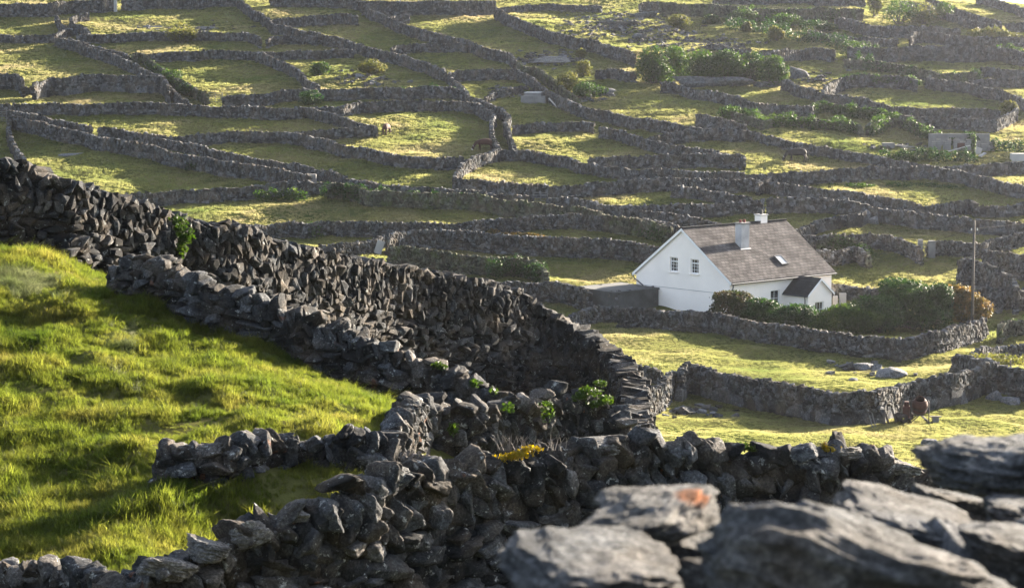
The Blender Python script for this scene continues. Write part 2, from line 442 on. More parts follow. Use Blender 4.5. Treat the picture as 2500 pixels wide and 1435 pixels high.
def rotmats(tx, ty, ang, wob, rng):
    """columns = local axes: along the wall (tilted by ang), across, up"""
    K = len(tx)
    Tn = np.stack([tx, ty, np.zeros(K)], 1); Nn = np.stack([-ty, tx, np.zeros(K)], 1); Zn = np.tile([0., 0., 1.], (K, 1))
    ca, sa = np.cos(ang)[:, None], np.sin(ang)[:, None]
    A = Tn * ca + Zn * sa; C = Zn * ca - Tn * sa
    R = np.stack([A, Nn, C], 2)
    w = rng.normal(0, 1, (K, 3)) * np.asarray(wob).reshape(-1, 1)
    Z = np.zeros(K)
    W = np.stack([np.stack([Z+1, -w[:, 2], w[:, 1]], 1), np.stack([w[:, 2], Z+1, -w[:, 0]], 1), np.stack([-w[:, 1], w[:, 0], Z+1], 1)], 1)
    return np.einsum('kij,kjl->kil', R, W)
def assemble(C, S, R, protos, rng, tone=None):
    K = len(C); pick = rng.integers(0, len(protos), K); sg = rng.choice([-1, 1], (K, 2))
    if tone is None: tone = rng.random(K)
    VV, FF, TT, off = [], [], [], 0
    for p in range(len(protos)):
        k = np.where(pick == p)[0]
        if not len(k): continue
        V, F = protos[p]
        # mirror in two axes keeps the winding
        m = np.stack([sg[k, 0], sg[k, 1], sg[k, 0] * sg[k, 1]], 1)
        L = V[None] * (S[k] * m)[:, None, :]
        W = np.einsum('kij,kvj->kvi', R[k], L) + C[k][:, None, :]
        VV.append(W.reshape(-1, 3)); n = len(V)
        FF.append((F[None] + (np.arange(len(k)) * n)[:, None, None] + off).reshape(-1, F.shape[1])); off += len(k) * n
        TT.append(np.repeat(tone[k], n))
    return np.concatenate(VV), np.concatenate(FF), np.concatenate(TT)

# ------------------------------------------------------------------ dry stone walls
def resample(P, step):
    """P (n,k): smooth curve through the points, first two columns are x, y"""
    P = np.asarray(P, float)
    if len(P) == 2: P = np.stack([P[0], (P[0] + P[1]) / 2, P[1]])
    out = []
    Q = np.vstack([2*P[0]-P[1], P, 2*P[-1]-P[-2]])
    for i in range(1, len(Q) - 2):
        p0, p1, p2, p3 = Q[i-1:i+3]
        n = max(2, int(np.linalg.norm(p2[:2]-p1[:2]) / step))
        t = np.linspace(0, 1, n, endpoint=False)[:, None]
        out.append(.5 * ((2*p1) + (-p0+p2)*t + (2*p0-5*p1+4*p2-p3)*t*t*.8 + (-p0+3*p1-3*p2+p3)*t**3*.8 + .2*((-p0*0))) if False else
                   (p1*(2*t**3-3*t**2+1) + (p2-p0)*.42*(t**3-2*t**2+t) + p2*(-2*t**3+3*t**2) + (p3-p1)*.42*(t**3-t**2)))
    out.append(P[-1][None])
    return np.vstack(out)
def wall_geo(P, thick, sw, rh, protos, rng, edge=.45, lean=0.0, core=True, rag=.07, big_base=0):
    """P columns: x, y, base z, height. Returns verts, quads, tone"""
    seg = np.hypot(np.diff(P[:, 0]), np.diff(P[:, 1])); s = np.concatenate([[0], np.cumsum(seg)]); L = s[-1]
    tx = np.gradient(P[:, 0], s); ty = np.gradient(P[:, 1], s); nn = np.hypot(tx, ty); tx /= nn; ty /= nn
    hv = P[:, 3]; hm = hv.max()
    Cs, Ss, As, Ws, Ts = [], [], [], [], []
    def row(t0, t1, width, frac_lo, frac_hi, ang, wob, jz, cope=False, long_=1.0):
        n = int(L / (width * .62)) + 4
        w = width * rng.uniform(.55, 1.6, n); ss = np.cumsum(w) - w / 2 - rng.uniform(0, width)
        k = (ss > -.02) & (ss < L + .02); ss, w = ss[k], w[k]
        if not len(ss): return
        h = np.interp(ss, s, hv)
        if cope:
            hh = (t1 - t0) * rng.uniform(.7, 1.2, len(ss)); zc = h - hh * .5 + rng.normal(0, rag, len(ss))
            keep = np.ones(len(ss), bool)
        else:
            hh = (t1 - t0) * rng.uniform(.8, 1.3, len(ss)); zc = (t0 + t1) / 2 + rng.normal(0, jz, len(ss))
            keep = (zc + hh * .3 < h - .10) & (zc >= frac_lo * h - .01) & (zc < frac_hi * h + .01)
        ss, w, hh, zc = ss[keep], w[keep], hh[keep], zc[keep]
        if not len(ss): return
        K = len(ss)
        x = np.interp(ss, s, P[:, 0]); y = np.interp(ss, s, P[:, 1]); b = np.interp(ss, s, P[:, 2])
        ax = np.interp(ss, s, tx); ay = np.interp(ss, s, ty); q = np.hypot(ax, ay); ax /= q; ay /= q
        taper = 1.12 - .25 * np.clip(zc / hm, 0, 1)
        th = thick * taper * rng.uniform(.8, 1.15, K)
        o = rng.normal(0, thick * .06, K)
        Cs.append(np.stack([x - ay * o, y + ax * o, b + zc], 1))
        Ss.append(np.stack([w * .64, th / 2, hh * .66 * long_], 1))
        As.append(ang + rng.normal(0, wob, K)); Ws.append(np.full(K, .09 if not cope else .16))
        Ts.append(np.stack([ax, ay], 1))
    t = -.25
    lowtop = (1 - edge)
    if big_base:
        row(-.2, big_base, big_base * 1.1, -9, 9, 0, .06, .03)
        t = big_base * .85
    while t < hm * lowtop + rh:
        row(t, t + rh, sw, -9, lowtop, 0, .16, rh * .12); t += rh
    er = rh * 1.7
    t = 0
    while edge > 0 and t < hm:
        row(t, t + er, sw * .52, lowtop - .06, 9, lean, .34, er * .16); t += er * .9
    row(0, rh * 1.75, sw * .55, 0, 9, lean, .24, 0, True)
    row(0, rh * 1.1, sw * .8, 0, 9, lean, .35, 0, True)
    C = np.concatenate(Cs); S = np.concatenate(Ss); A = np.concatenate(As); W = np.concatenate(Ws); Tt = np.concatenate(Ts)
    R = rotmats(Tt[:, 0], Tt[:, 1], A, W, rng)
    V, F, tone = assemble(C, S, R, protos, rng)
    if core:
        st = max(1, len(P) // max(2, int(L / 1.0)))
        idx = np.unique(np.append(np.arange(0, len(P), st), len(P) - 1))
        Q = P[idx]; nx, ny = -ty[idx], tx[idx]; w = thick * .30
        top = Q[:, 2] + Q[:, 3] - rh * .9
        a = np.stack([Q[:, 0]-nx*w, Q[:, 1]-ny*w, Q[:, 2]-.4], 1); b = np.stack([Q[:, 0]-nx*w, Q[:, 1]-ny*w, top], 1)
        c = np.stack([Q[:, 0]+nx*w, Q[:, 1]+ny*w, top], 1); d = np.stack([Q[:, 0]+nx*w, Q[:, 1]+ny*w, Q[:, 2]-.4], 1)
        m = len(Q); o = len(V); V = np.vstack([V, a, b, c, d]); i = np.arange(m - 1)
        q = [np.stack([o+i+e*m, o+i+1+e*m, o+i+1+f*m, o+i+f*m], 1) for e, f in ((0, 1), (1, 2), (2, 3))]
        caps = np.array([[o, o+m, o+2*m, o+3*m], [o+m-1, o+4*m-1, o+3*m-1, o+2*m-1]])
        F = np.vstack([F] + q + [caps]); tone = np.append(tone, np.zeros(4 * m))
    return V, F, tone
SUNAZ, SUNEL, HAZE, SKYSTR, SUNSTR, EXPO = 46.0, 15.0, 0.00008, 0.070, 5.0, 2.95
# ------------------------------------------------------------------ ground sheet
def ground_sheet():
    ys = [-50.0]
    while ys[-1] < 690:
        y = ys[-1]
        ys.append(y + (1.0 if y < 18 else .14 if y < 52 else .45 if y < 100 else .34 if y < 175 else .5 if y < 345 else 3.0))
    ys = np.array(ys); nx = 400
    t = np.linspace(-1, 1, nx)
    half = 34 + .42 * np.maximum(ys, 0)
    # concentrate columns where the fields are seen
    tt = .62 * t + .38 * t ** 3
    X = half[:, None] * tt[None, :]; Y = np.repeat(ys[:, None], nx, 1)
    Z = H(X, Y)
    V = np.stack([X, Y, Z], 2).reshape(-1, 3)
    i, j = np.meshgrid(np.arange(len(ys) - 1), np.arange(nx - 1), indexing='ij')
    a = (i * nx + j).ravel()
    F = np.stack([a, a + 1, a + nx + 1, a + nx], 1)
    o = mesh_np('ground', V, F, None, M['turf'], True)
    tag(o, 'green turf hillside and valley floor under the stone walls', None, None, 'structure')
ground_sheet()

# ------------------------------------------------------------------ field walls: (label, height, [(u, v of the crest), ...], options)
FW = [
('tall grey wall along the top left corner, ending at the dark gateway', 2.3, [(-40,11),(0,10),(60,10),(125,9),(175,3),(240,1),(279,-3)], {}),
('wall right of the dark gateway along the top edge', 1.9, [(297,1),(350,-1),(420,-3),(500,-4),(575,-8)], {}),
('short curved wall closing the narrow lane under the tall top left wall', 1.4, [(137,38),(142,48),(148,60),(168,72)], {}),
('crooked wall on the right side of the narrow lane below the dark gateway', 1.4, [(215,32),(185,38),(173,47),(179,59),(202,67),(217,79),(216,88)], {}),
('low level wall at the left edge, meeting the long slanting wall at its upper end', 1.3, [(-40,88),(0,86),(60,88),(130,87)], {}),
('short hooked wall linking the lane to the long slanting wall', 1.2, [(134,84),(150,77),(165,73),(187,72)], {}),
('long slanting wall running down to the tall wall with mossy boulders at its foot', 1.6, [(134,90),(170,100),(215,116),(270,133),(325,155),(365,178),(395,187),(406,202),(430,230),(458,250)], {}),
('thin wall close behind the upper part of the long slanting wall', 1.2, [(170,93),(215,110),(260,122),(300,130),(318,142)], {}),
('slanting wall with ivy spilling over it, ending at the small metal gate', 1.5, [(318,137),(345,132),(368,148),(388,165),(415,182),(445,200),(480,218),(506,232)], {'m': 'stone_ivy'}),
('level wall with a lone windswept bush leaning over it', 1.4, [(188,88),(235,86),(286,84),(353,80),(420,81),(520,80),(588,82),(622,88),(636,97)], {}),
('short low wall across the gap from the wall with the windswept bush', 1.3, [(652,99),(672,91),(740,90),(775,94)], {}),
('long winding wall dropping from the top edge past the two round bushes', 1.7, [(575,-8),(596,10),(618,27),(640,36),(655,46),(672,61),(740,77),(790,87),(840,97),(900,117),(960,131),(998,141),(1045,155),(1065,165),(1087,171)], {}),
('small stub of wall stepping down from the end of the winding wall', 1.2, [(1090,180),(1104,192),(1118,204),(1135,216)], {}),
('short broad wall joined to the winding wall under the top fields', 1.7, [(670,48),(740,42),(800,38),(840,35),(872,40)], {}),
('short wall cut by the top edge left of the straight-topped wall', 1.8, [(660,-9),(690,-4),(760,-5),(840,-3),(876,2)], {}),
('level wall above the sunlit field left of the two round bushes', 1.4, [(356,135),(400,131),(470,129),(571,125),(655,129),(740,126),(800,124),(864,122)], {}),
('wall slanting down beside the darker of the two round bushes', 1.5, [(628,131),(660,140),(690,151),(715,165),(739,181),(750,197),(778,208)], {}),
('short high wall at the left edge with a rounded right end', 2.2, [(-40,183),(0,183),(34,183),(50,190),(56,202)], {}),
('low broken link between two high walls near the left edge', 1.1, [(58,213),(70,214),(82,212)], {}),
('high wall with mossy boulders along its foot, left of the small metal gate', 2.5, [(82,203),(120,194),(168,191),(252,184),(336,186),(385,187),(401,192),(410,212)], {'big': .7}),
('wall right of the small metal gate with a dark shrub against its face', 1.7, [(544,239),(575,234),(620,232),(670,226),(722,219),(800,218),(830,218),(931,215),(1032,213),(1100,214),(1135,221)], {}),
('very long level wall across the left, below the high wall with mossy boulders', 1.6, [(-40,257),(0,257),(90,255),(168,255),(252,253),(336,253),(437,256),(538,262),(638,264),(735,262)], {}),
('wall sloping down from the long level wall to end beside the brown grazing cow', 1.4, [(740,263),(790,275),(840,287),(864,297),(890,304),(919,309)], {}),
('wall round the top of the cow pasture, running down the lane on its left', 1.5, [(750,264),(790,263),(830,262),(890,252),(998,248),(1060,248),(1132,248),(1166,255),(1186,268),(1206,279),(1200,300),(1203,335),(1218,362)], {}),
('wall on the right side of the narrow lane beside the reddish cow', 1.5, [(1138,224),(1155,240),(1186,250),(1226,268),(1243,286),(1234,304),(1247,336),(1259,364)], {}),
('wall ending squarely at the gap in the long narrow left field', 1.5, [(18,270),(60,276),(117,289),(160,297),(201,304),(223,310)], {}),
('wall starting squarely at the gap and running under the brown cow pasture', 1.5, [(242,313),(302,318),(386,331),(470,331),(571,321),(672,323),(712,326),(773,340),(830,354),(897,363),(965,378),(1065,386),(1129,386)], {}),
('short spur of wall climbing right to the feet of the brown grazing cow', 1.3, [(712,326),(770,320),(840,314),(918,309)], {}),
('long slanting wall from the left edge to the square stone pillar', 1.8, [(30,283),(60,292),(117,306),(170,318),(235,334),(336,351),(403,368),(470,380),(538,395),(588,400),(672,413),(730,425),(756,430)], {}),
('long wall slanting beside the pillar wall to the gap right of the dark ivy bank', 1.3, [(386,336),(420,345),(504,363),(605,386),(706,400),(770,414),(840,432),(897,444),(965,455),(1065,460),(1180,470),(1240,476),(1302,480)], {}),
('small wall coming straight down the left edge to the big near wall', 1.4, [(27,290),(20,312),(30,345),(44,370),(60,388)], {}),
('low wall rising from the big near wall to the square stone pillar', 1.5, [(300,476),(319,474),(437,466),(571,459),(672,449),(712,444),(790,446)], {}),
('dark wall overgrown with ivy along its crest, above the wide pale meadow', 1.8, [(800,450),(830,447),(880,457),(914,466),(1032,471),(1132,474),(1200,484),(1300,496),(1368,506),(1468,521),(1569,538),(1640,556)], {'m': 'stone_ivy'}),
('tall wall with a perfectly straight top below the top edge', 2.5, [(884,4),(960,4),(1030,4),(1120,4),(1209,3)], {'rag': .02}),
('square stub of wall in front of the straight-topped wall', 1.5, [(950,42),(975,39),(999,38)], {}),
('long slanting wall from the top edge, left of the pale rough field', 1.7, [(868,-9),(884,8),(903,24),(948,44),(1005,67),(1065,82),(1132,97),(1166,111),(1216,124),(1248,134),(1258,150)], {}),
('short wall enclosing the small dark field below the slanting wall', 1.4, [(956,120),(981,112),(1065,108),(1105,107),(1140,109)], {}),
('short wall level with the top of the stone steps', 1.5, [(1092,182),(1120,176),(1166,173),(1220,171),(1263,170)], {}),
('rubbly low wall beside the concrete trough', 1.0, [(1185,238),(1210,226),(1240,218),(1272,210)], {}),
('long wall descending from the straight-topped wall to the dark thicket', 2.0, [(1209,20),(1250,40),(1300,62),(1368,82),(1435,97),(1485,111),(1520,121),(1549,135)], {}),
('long wall running down from the trough to the corner of the horse pasture', 1.6, [(1263,170),(1300,190),(1334,220),(1368,239),(1435,265),(1502,279),(1586,292),(1670,309),(1715,318)], {}),
('ivy-topped wall close behind the concrete trough', 1.5, [(1262,152),(1280,163),(1310,168),(1330,180),(1351,197),(1385,224),(1415,243)], {'m': 'stone_ivy'}),
('short wall ending squarely in the sloping field right of the lane', 1.3, [(1252,307),(1290,304),(1334,301),(1400,299),(1448,303)], {}),
('wall from the gap down to the blunt end near the dark grazing bullock', 1.4, [(1465,312),(1490,315),(1519,322),(1569,338),(1620,352),(1670,361),(1720,366),(1778,376)], {}),
('wall bending up behind the blunt wall end, left of the grazing bullock', 1.6, [(1586,338),(1625,328),(1670,320),(1720,316),(1760,314),(1815,318)], {}),
('blunt-ended thick wall left of the dark grazing bullock', 1.7, [(1435,391),(1480,386),(1535,383),(1600,381),(1670,379),(1740,378),(1800,377),(1816,384)], {}),
('long wall below the lane running right under the bullock field', 1.4, [(1216,367),(1267,368),(1300,371),(1381,385),(1468,406),(1569,417),(1670,419),(1800,424),(1895,425)], {}),
('curved sunlit wall dropping from the foot of the lane', 1.5, [(1220,366),(1190,373),(1166,380),(1132,397),(1114,424),(1110,437)], {}),
('curved wall closing the bottom of the oval field below the lane', 1.5, [(1109,438),(1166,440),(1233,447),(1334,454),(1435,450),(1535,443),(1636,437),(1700,439),(1794,440),(1862,441),(1910,449),(1962,457),(2063,469),(2164,484),(2246,499)], {}),
('wall arching over the wide field of dark rushes at the right', 1.5, [(1850,446),(1895,427),(1996,420),(2097,412),(2165,410),(2231,410),(2298,412),(2366,424),(2433,440),(2530,460)], {}),
('long wall from the corner of the bullock field to the bramble bank', 1.5, [(1820,318),(1862,329),(1912,343),(1962,353),(2013,361),(2080,373),(2147,383),(2214,397),(2282,407),(2340,411)], {'k': .6}),
('low wall at the right edge in front of the white concrete slabs', 1.5, [(2335,410),(2380,405),(2420,400),(2470,398),(2530,394)], {}),
('low wall right of the gap behind the ivy-crested wall', 1.2, [(1337,483),(1365,483),(1401,485),(1445,494),(1480,502),(1519,507),(1603,518),(1670,528),(1727,541),(1757,548)], {}),
('wall closing the strip of grass behind the cottage chimney', 1.4, [(1458,501),(1535,502),(1636,501),(1700,499),(1761,498),(1862,491)], {}),
('wall slanting down to the yellow shrub behind the cottage', 1.3, [(1640,455),(1690,458),(1727,464),(1778,474),(1835,486)], {}),
('wall running right behind the cottage roof towards the utility pole', 1.6, [(1875,488),(1962,486),(2063,491),(2130,504),(2198,514),(2265,524),(2366,535),(2433,540),(2530,552)], {}),
('short wall rising to a peak on the far side of the utility pole', 1.5, [(2249,507),(2290,500),(2332,494),(2366,489),(2384,497)], {}),
('low wall at the right edge beside the peaked wall', 1.2, [(2389,504),(2440,505),(2475,502),(2530,497)], {}),
('tumbled wall of big boulders behind the cottage gable end', 1.3, [(1942,562),(1975,550),(2010,536),(2050,528),(2085,525),(2110,518)], {'big': .8}),
('long wall bordering the wide pale meadow above the big near wall', 1.6, [(560,557),(588,555),(672,548),(756,545),(830,541),(914,543),(965,545),(1018,543),(1072,545),(1166,540),(1267,533),(1334,526),(1468,528),(1569,535),(1640,548),(1690,562)], {}),
('wall dipping down to the pale leaning slab', 1.3, [(780,600),(830,595),(907,588),(926,578),(944,574)], {}),
('high wall running from the pale leaning slab to the cottage', 2.0, [(944,577),(998,566),(1065,562),(1166,568),(1233,575),(1334,580),(1435,583),(1535,590),(1580,596),(1610,606)], {}),
('dark wall sunk below the high wall, left of the small meadow by the cottage', 1.9, [(950,604),(998,603),(1065,615),(1166,625),(1233,630),(1300,636),(1325,652),(1335,668)], {'m': 'stone_ivy'}),
('wall joining the flat-roofed stone shed from the left', 1.9, [(1195,696),(1230,690),(1267,688),(1330,689),(1368,692),(1401,699),(1440,714)], {}),
('short wall sloping down to the field below the stone shed', 1.4, [(1385,776),(1405,766),(1435,755),(1470,750),(1512,750)], {}),
('garden wall curving below the cottage and its hedge', 1.42, [(1512,752),(1560,752),(1605,757),(1660,759),(1727,766),(1794,777),(1862,788),(1962,801),(2030,809),(2097,819),(2164,823),(2231,823),(2298,809),(2366,791),(2404,775)], {}),
('short wall right of the cottage, behind the hedge', 1.3, [(2025,694),(2050,697),(2097,702),(2170,709),(2240,712)], {}),
('arched wall left of the small gate behind the cottage', 1.6, [(1956,580),(1990,576),(2030,573),(2063,573),(2147,572),(2198,582),(2231,596),(2250,610)], {}),
('back wall of the small ring-shaped stone pen', 1.2, [(1996,590),(2040,583),(2075,586),(2100,593),(2115,608),(2122,628)], {'m': 'stone_ivy'}),
('front wall of the small ring-shaped stone pen behind the cottage', 1.5, [(1996,609),(2020,612),(2046,613),(2065,609),(2080,603),(2098,606),(2112,618)], {}),
('wall right of the small gate, crossed by the utility pole', 1.5, [(2266,592),(2300,589),(2332,590),(2365,592),(2399,596)], {}),
('wall climbing to the right edge behind the utility pole', 1.5, [(2399,597),(2420,586),(2450,578),(2480,571),(2530,562)], {}),
('front wall of the ruined stone building at the right edge', 2.6, [(2342,637),(2360,630),(2400,640),(2440,660),(2470,672),(2482,700)], {}),
('back wall of the ruined stone building at the right edge', 2.4, [(2400,612),(2440,618),(2490,625),(2540,632)], {}),
('low wall between the golden bush and the right edge', 1.2, [(2385,704),(2416,701),(2460,708),(2530,714)], {}),
('wall in front of the low one, right of the golden bush', 1.3, [(2395,722),(2440,722),(2480,724),(2540,730)], {}),
('ivy-covered wall stub at the right edge below the golden bush', 1.5, [(2440,800),(2452,786),(2480,781),(2530,778)], {'m': 'stone_ivy'}),
('wall at the right edge behind the square field corner', 1.2, [(2366,864),(2390,855),(2440,847),(2530,834)], {}),
('square corner of wall standing above the field below the cottage', 1.5, [(2326,869),(2345,867),(2370,872),(2400,879),(2427,884)], {}),
('long low-slung wall with big slabs at its foot, behind the rusty cement mixer', 1.74, [(1662,905),(1670,893),(1688,888),(1743,902),(1826,923),(1909,937),(1970,948),(2012,955),(2070,960),(2128,956),(2157,950),(2220,936),(2282,923),(2330,913),(2365,906),(2430,886)], {'big': .75}),
('wall at the right edge beyond the cement mixer', 1.6, [(2430,888),(2460,896),(2490,905),(2540,920)], {}),
('small wall joining the pasture gate to the tall near wall', 1.5, [(1662,905),(1640,908),(1622,926),(1600,944),(1575,958),(1555,968)], {}),
('tumbled bit of wall under the lit field edge right of the tall near wall', .8, [(1525,890),(1560,893),(1590,900),(1615,906)], {}),
('overgrown wall along the top edge above the rocky slope', 2.2, [(1612,8),(1660,11),(1761,14),(1828,20),(1900,22),(1962,24),(2040,23),(2107,23)], {'m': 'stone_ivy'}),
('short square wall on the skyline side of the rocky slope', 1.9, [(1562,9),(1580,6),(1608,5)], {}),
('straggling low wall across the top of the rocky slope', 1.1, [(1222,20),(1243,18),(1290,14),(1334,11),(1401,14),(1468,18)], {}),
('wall cut by the top edge behind the hazy overgrown wall', 1.8, [(1740,-12),(1800,-10),(1900,-12),(2000,-8),(2110,-5)], {}),
('thick wall with a rough right end right of the dark thicket', 1.9, [(1856,126),(1890,123),(1960,122),(2013,120),(2038,124)], {}),
('hazy wall running level from the tall ivy clump', 1.9, [(2040,44),(2073,49),(2107,59),(2164,65),(2250,68),(2342,72)], {}),
('thin wall sloping through shade under the overgrown wall', 1.2, [(1972,74),(2000,80),(2030,86),(2080,91),(2130,94),(2190,98)], {}),
('hazy grass-topped wall left of the small ivy mound', 1.9, [(2222,92),(2232,80),(2270,80),(2309,86),(2366,91),(2430,92),(2530,88)], {}),
('long high terrace wall across the hazy upper right', 2.3, [(2070,116),(2110,117),(2164,120),(2231,114),(2332,118),(2433,117),(2480,124),(2530,130)], {}),
('short low wall ending at a pale upright stone', 1.0, [(2075,106),(2110,102),(2150,97),(2190,95)], {}),
('terrace wall sloping right below the long high terrace wall', 1.5, [(2063,146),(2110,148),(2164,153),(2231,165),(2282,178),(2332,183),(2380,180)], {'m': 'stone_ivy'}),
('wall descending to the right edge with a pale gatepost at its start', 1.6, [(2262,190),(2298,197),(2340,201),(2366,205),(2416,217),(2460,230),(2530,254)], {}),
('hazy short wall at the right edge with a sunlit top', 1.4, [(2382,169),(2420,166),(2460,172),(2530,176)], {}),
('second hazy wall at the right edge, just below the sunlit-topped one', 1.3, [(2370,196),(2420,194),(2460,194),(2530,194)], {}),
('curved retaining wall over a shadowed hollow right of centre', 1.9, [(2010,222),(2040,200),(2063,189),(2130,184),(2190,187),(2236,194)], {}),
('long wall below the dark thicket running to the right edge corner', 1.6, [(1910,196),(1928,200),(1962,215),(2000,226),(2030,232),(2097,239),(2130,250),(2164,259),(2198,263),(2298,265),(2370,267),(2440,270)], {}),
('wall with a small concrete block near its right end', 1.6, [(2200,285),(2218,286),(2270,288),(2332,289),(2390,291),(2430,294)], {}),
('wall climbing to the pale bush at the right edge', 1.6, [(2432,294),(2448,286),(2466,276),(2482,266)], {}),
('wall curving below the rock face under the dark thicket', 1.5, [(1614,202),(1640,203),(1670,211),(1727,222),(1794,235),(1828,249),(1845,253),(1885,256),(1929,259),(1982,262)], {}),
('bank wall buried in vegetation above the shaggy bank', 1.2, [(1976,262),(2000,250),(2060,259),(2110,264),(2150,272),(2190,285)], {'m': 'stone_ivy'}),
('shaggy bank wall running along the rough grass field', 1.2, [(1765,268),(1820,282),(1868,296),(1910,288),(1980,292),(2040,296),(2085,300),(2103,310)], {'m': 'stone_ivy'}),
('thick dark wall with a sheer left end beside the sunny field', 2.1, [(1701,281),(1725,284),(1761,290),(1790,297),(1818,307)], {}),
('mound-like wall left of the roofless concrete ruin', 1.3, [(2118,308),(2145,296),(2185,290),(2211,293),(2235,305),(2262,315),(2305,332)], {'m': 'stone_ivy'}),
('long wall slanting across the hazy top right corner', 1.6, [(2262,-10),(2290,5),(2320,16),(2349,27),(2395,42),(2443,56)], {}),
('farther wall slanting near the sky at the top right corner', 1.6, [(2385,-9),(2420,-2),(2455,8),(2490,20),(2530,34)], {}),
('faint wall between the two slanting walls of the top right corner', 1.3, [(2200,4),(2250,12),(2300,28),(2350,46),(2400,58),(2440,64)], {}),
('hazy wall at the right edge where the slanting corner wall meets it', 1.5, [(2456,60),(2480,58),(2530,57)], {}),
('broken wall hidden by scrub left of the thicket', 1.5, [(1455,172),(1490,169),(1520,175),(1552,178)], {}),
('remnant of wall in the rough grass above the thicket', 1.0, [(1735,108),(1770,113),(1800,120),(1830,122)], {}),
]
def field_wall(label, h, pts, opt, k):
    near_ = hit(*pts[len(pts) // 2], h * .8)[1] < 152
    h = h * opt.get('k', .98 if near_ else .77)
    rng = np.random.default_rng(100 + k)
    xy = []
    for (u, v) in pts:
        xy.append(hit(u, v, h))
    P = np.array(xy)
    # drop steps that jump too far in depth
    P = resample(P, .45)
    b = H(P[:, 0], P[:, 1])
    dist = P[:, 1].mean()
    s = np.arange(len(P)) * .45
    hv = h * (1 + .05 * vnoise(s / 3.0 + k * 9, 0, 0, 50) + .035 * vnoise(s / .9, k, 0, 51))
    q = np.column_stack([P, b, hv])
    mid = dist < 150
    sw, rh = (.34, .19) if mid else (.36, .21)
    if opt.get('big'): edge = .3
    else: edge = .55
    lean = rng.normal(0, .12)
    if dist < 190:
        V, F, tone = wall_geo(q, .44, .29, .155, PROTO_LITE, rng, edge, lean, False, opt.get('rag', .05), opt.get('big', 0))
        V2, F2, t2 = wall_geo(q - np.array([0, 0, 0, .12]), .2, .3, .18, PROTO_FAR, rng, .3, 0, True, .02)
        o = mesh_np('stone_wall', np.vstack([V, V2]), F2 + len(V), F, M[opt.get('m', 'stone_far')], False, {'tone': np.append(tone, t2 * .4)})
    else:
        V, F, tone = wall_geo(q, .42, sw, rh, PROTO_FAR, rng, edge, lean, True, opt.get('rag', .06), opt.get('big', 0))
        o = mesh_np('stone_wall', V, F, None, M[opt.get('m', 'stone_far')], False, {'tone': tone})
    tag(o, label, 'wall', 'dry stone field walls', 'thing')
for k, (lab, h, pts, opt) in enumerate(FW):
    field_wall(lab, h, pts, opt, k)

# ------------------------------------------------------------------ near walls: crest given as (u, v, distance)
def near_wall(label, pts, thick, sw, rh, protos, mat, seed, edge=.45, lean=0.0, rag=.07, hmin=.5, hmax=3.0, lit=False, big=0):
    rng = np.random.default_rng(seed)
    Q = []
    for u, v, Y in pts:
        p = at(u, v, Y); Q.append((p.x, p.y, p.z))
    P = resample(np.array(Q), .2)
    b = H(P[:, 0], P[:, 1])
    hv = np.clip(P[:, 2] - b, hmin, hmax)
    b = np.where(P[:, 2] - b > hmax, P[:, 2] - hmax, b)
    b2 = P[:, 2] - hv
    q = np.column_stack([P[:, :2], b2, hv])
    V, F, tone = wall_geo(q, thick, sw, rh, protos, rng, edge, lean, False, rag, big)
    tri = F.shape[1] == 3
    # dark core of packing stones so that no daylight pours through
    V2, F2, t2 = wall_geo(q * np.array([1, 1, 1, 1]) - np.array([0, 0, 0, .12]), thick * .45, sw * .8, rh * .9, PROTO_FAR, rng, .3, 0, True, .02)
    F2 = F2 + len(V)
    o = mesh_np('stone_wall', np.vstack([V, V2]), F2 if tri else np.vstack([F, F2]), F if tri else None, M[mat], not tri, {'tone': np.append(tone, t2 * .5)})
    tag(o, label, 'wall', 'dry stone walls close to the camera', 'thing')
    return o
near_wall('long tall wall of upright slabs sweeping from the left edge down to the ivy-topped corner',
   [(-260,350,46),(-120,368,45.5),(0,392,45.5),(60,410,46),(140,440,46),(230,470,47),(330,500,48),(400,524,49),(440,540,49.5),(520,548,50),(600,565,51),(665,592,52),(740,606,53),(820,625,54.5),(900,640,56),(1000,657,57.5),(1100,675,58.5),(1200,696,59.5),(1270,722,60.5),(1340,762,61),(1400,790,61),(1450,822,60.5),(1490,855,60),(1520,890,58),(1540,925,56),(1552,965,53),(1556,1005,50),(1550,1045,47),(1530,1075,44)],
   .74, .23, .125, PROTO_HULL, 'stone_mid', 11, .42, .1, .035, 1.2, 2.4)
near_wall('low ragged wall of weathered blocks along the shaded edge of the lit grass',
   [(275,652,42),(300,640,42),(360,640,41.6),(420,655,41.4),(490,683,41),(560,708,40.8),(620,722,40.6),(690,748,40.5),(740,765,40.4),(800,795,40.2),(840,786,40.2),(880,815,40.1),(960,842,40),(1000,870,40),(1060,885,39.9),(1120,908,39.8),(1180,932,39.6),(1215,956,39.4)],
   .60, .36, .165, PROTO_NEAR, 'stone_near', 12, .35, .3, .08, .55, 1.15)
near_wall('short wall from the buried grass slab to the corner below the lit grass',
   [(400,1088,30),(470,1090,30),(545,1080,30),(575,1062,30.2),(640,1058,30.5),(720,1068,31),(800,1066,31),(880,1062,31),(945,1058,31.2)],
   .5, .31, .17, PROTO_NEAR, 'stone_near', 13, .5, .1, .05, .5, 2.0)
near_wall('jagged cross wall joining the grass corner to the ivy-topped corner',
   [(950,1060,31.4),(965,1035,32.5),(985,1010,34),(1010,990,36),(1060,985,37),(1100,1000,37),(1150,1003,37),(1200,990,37.5),(1250,965,38),(1300,968,38),(1350,962,38.4),(1400,968,38.8),(1450,975,39),(1500,1000,39),(1530,1035,38.5)],
   .5, .31, .17, PROTO_NEAR, 'stone_near', 14, .5, .15, .08, .7, 1.6)
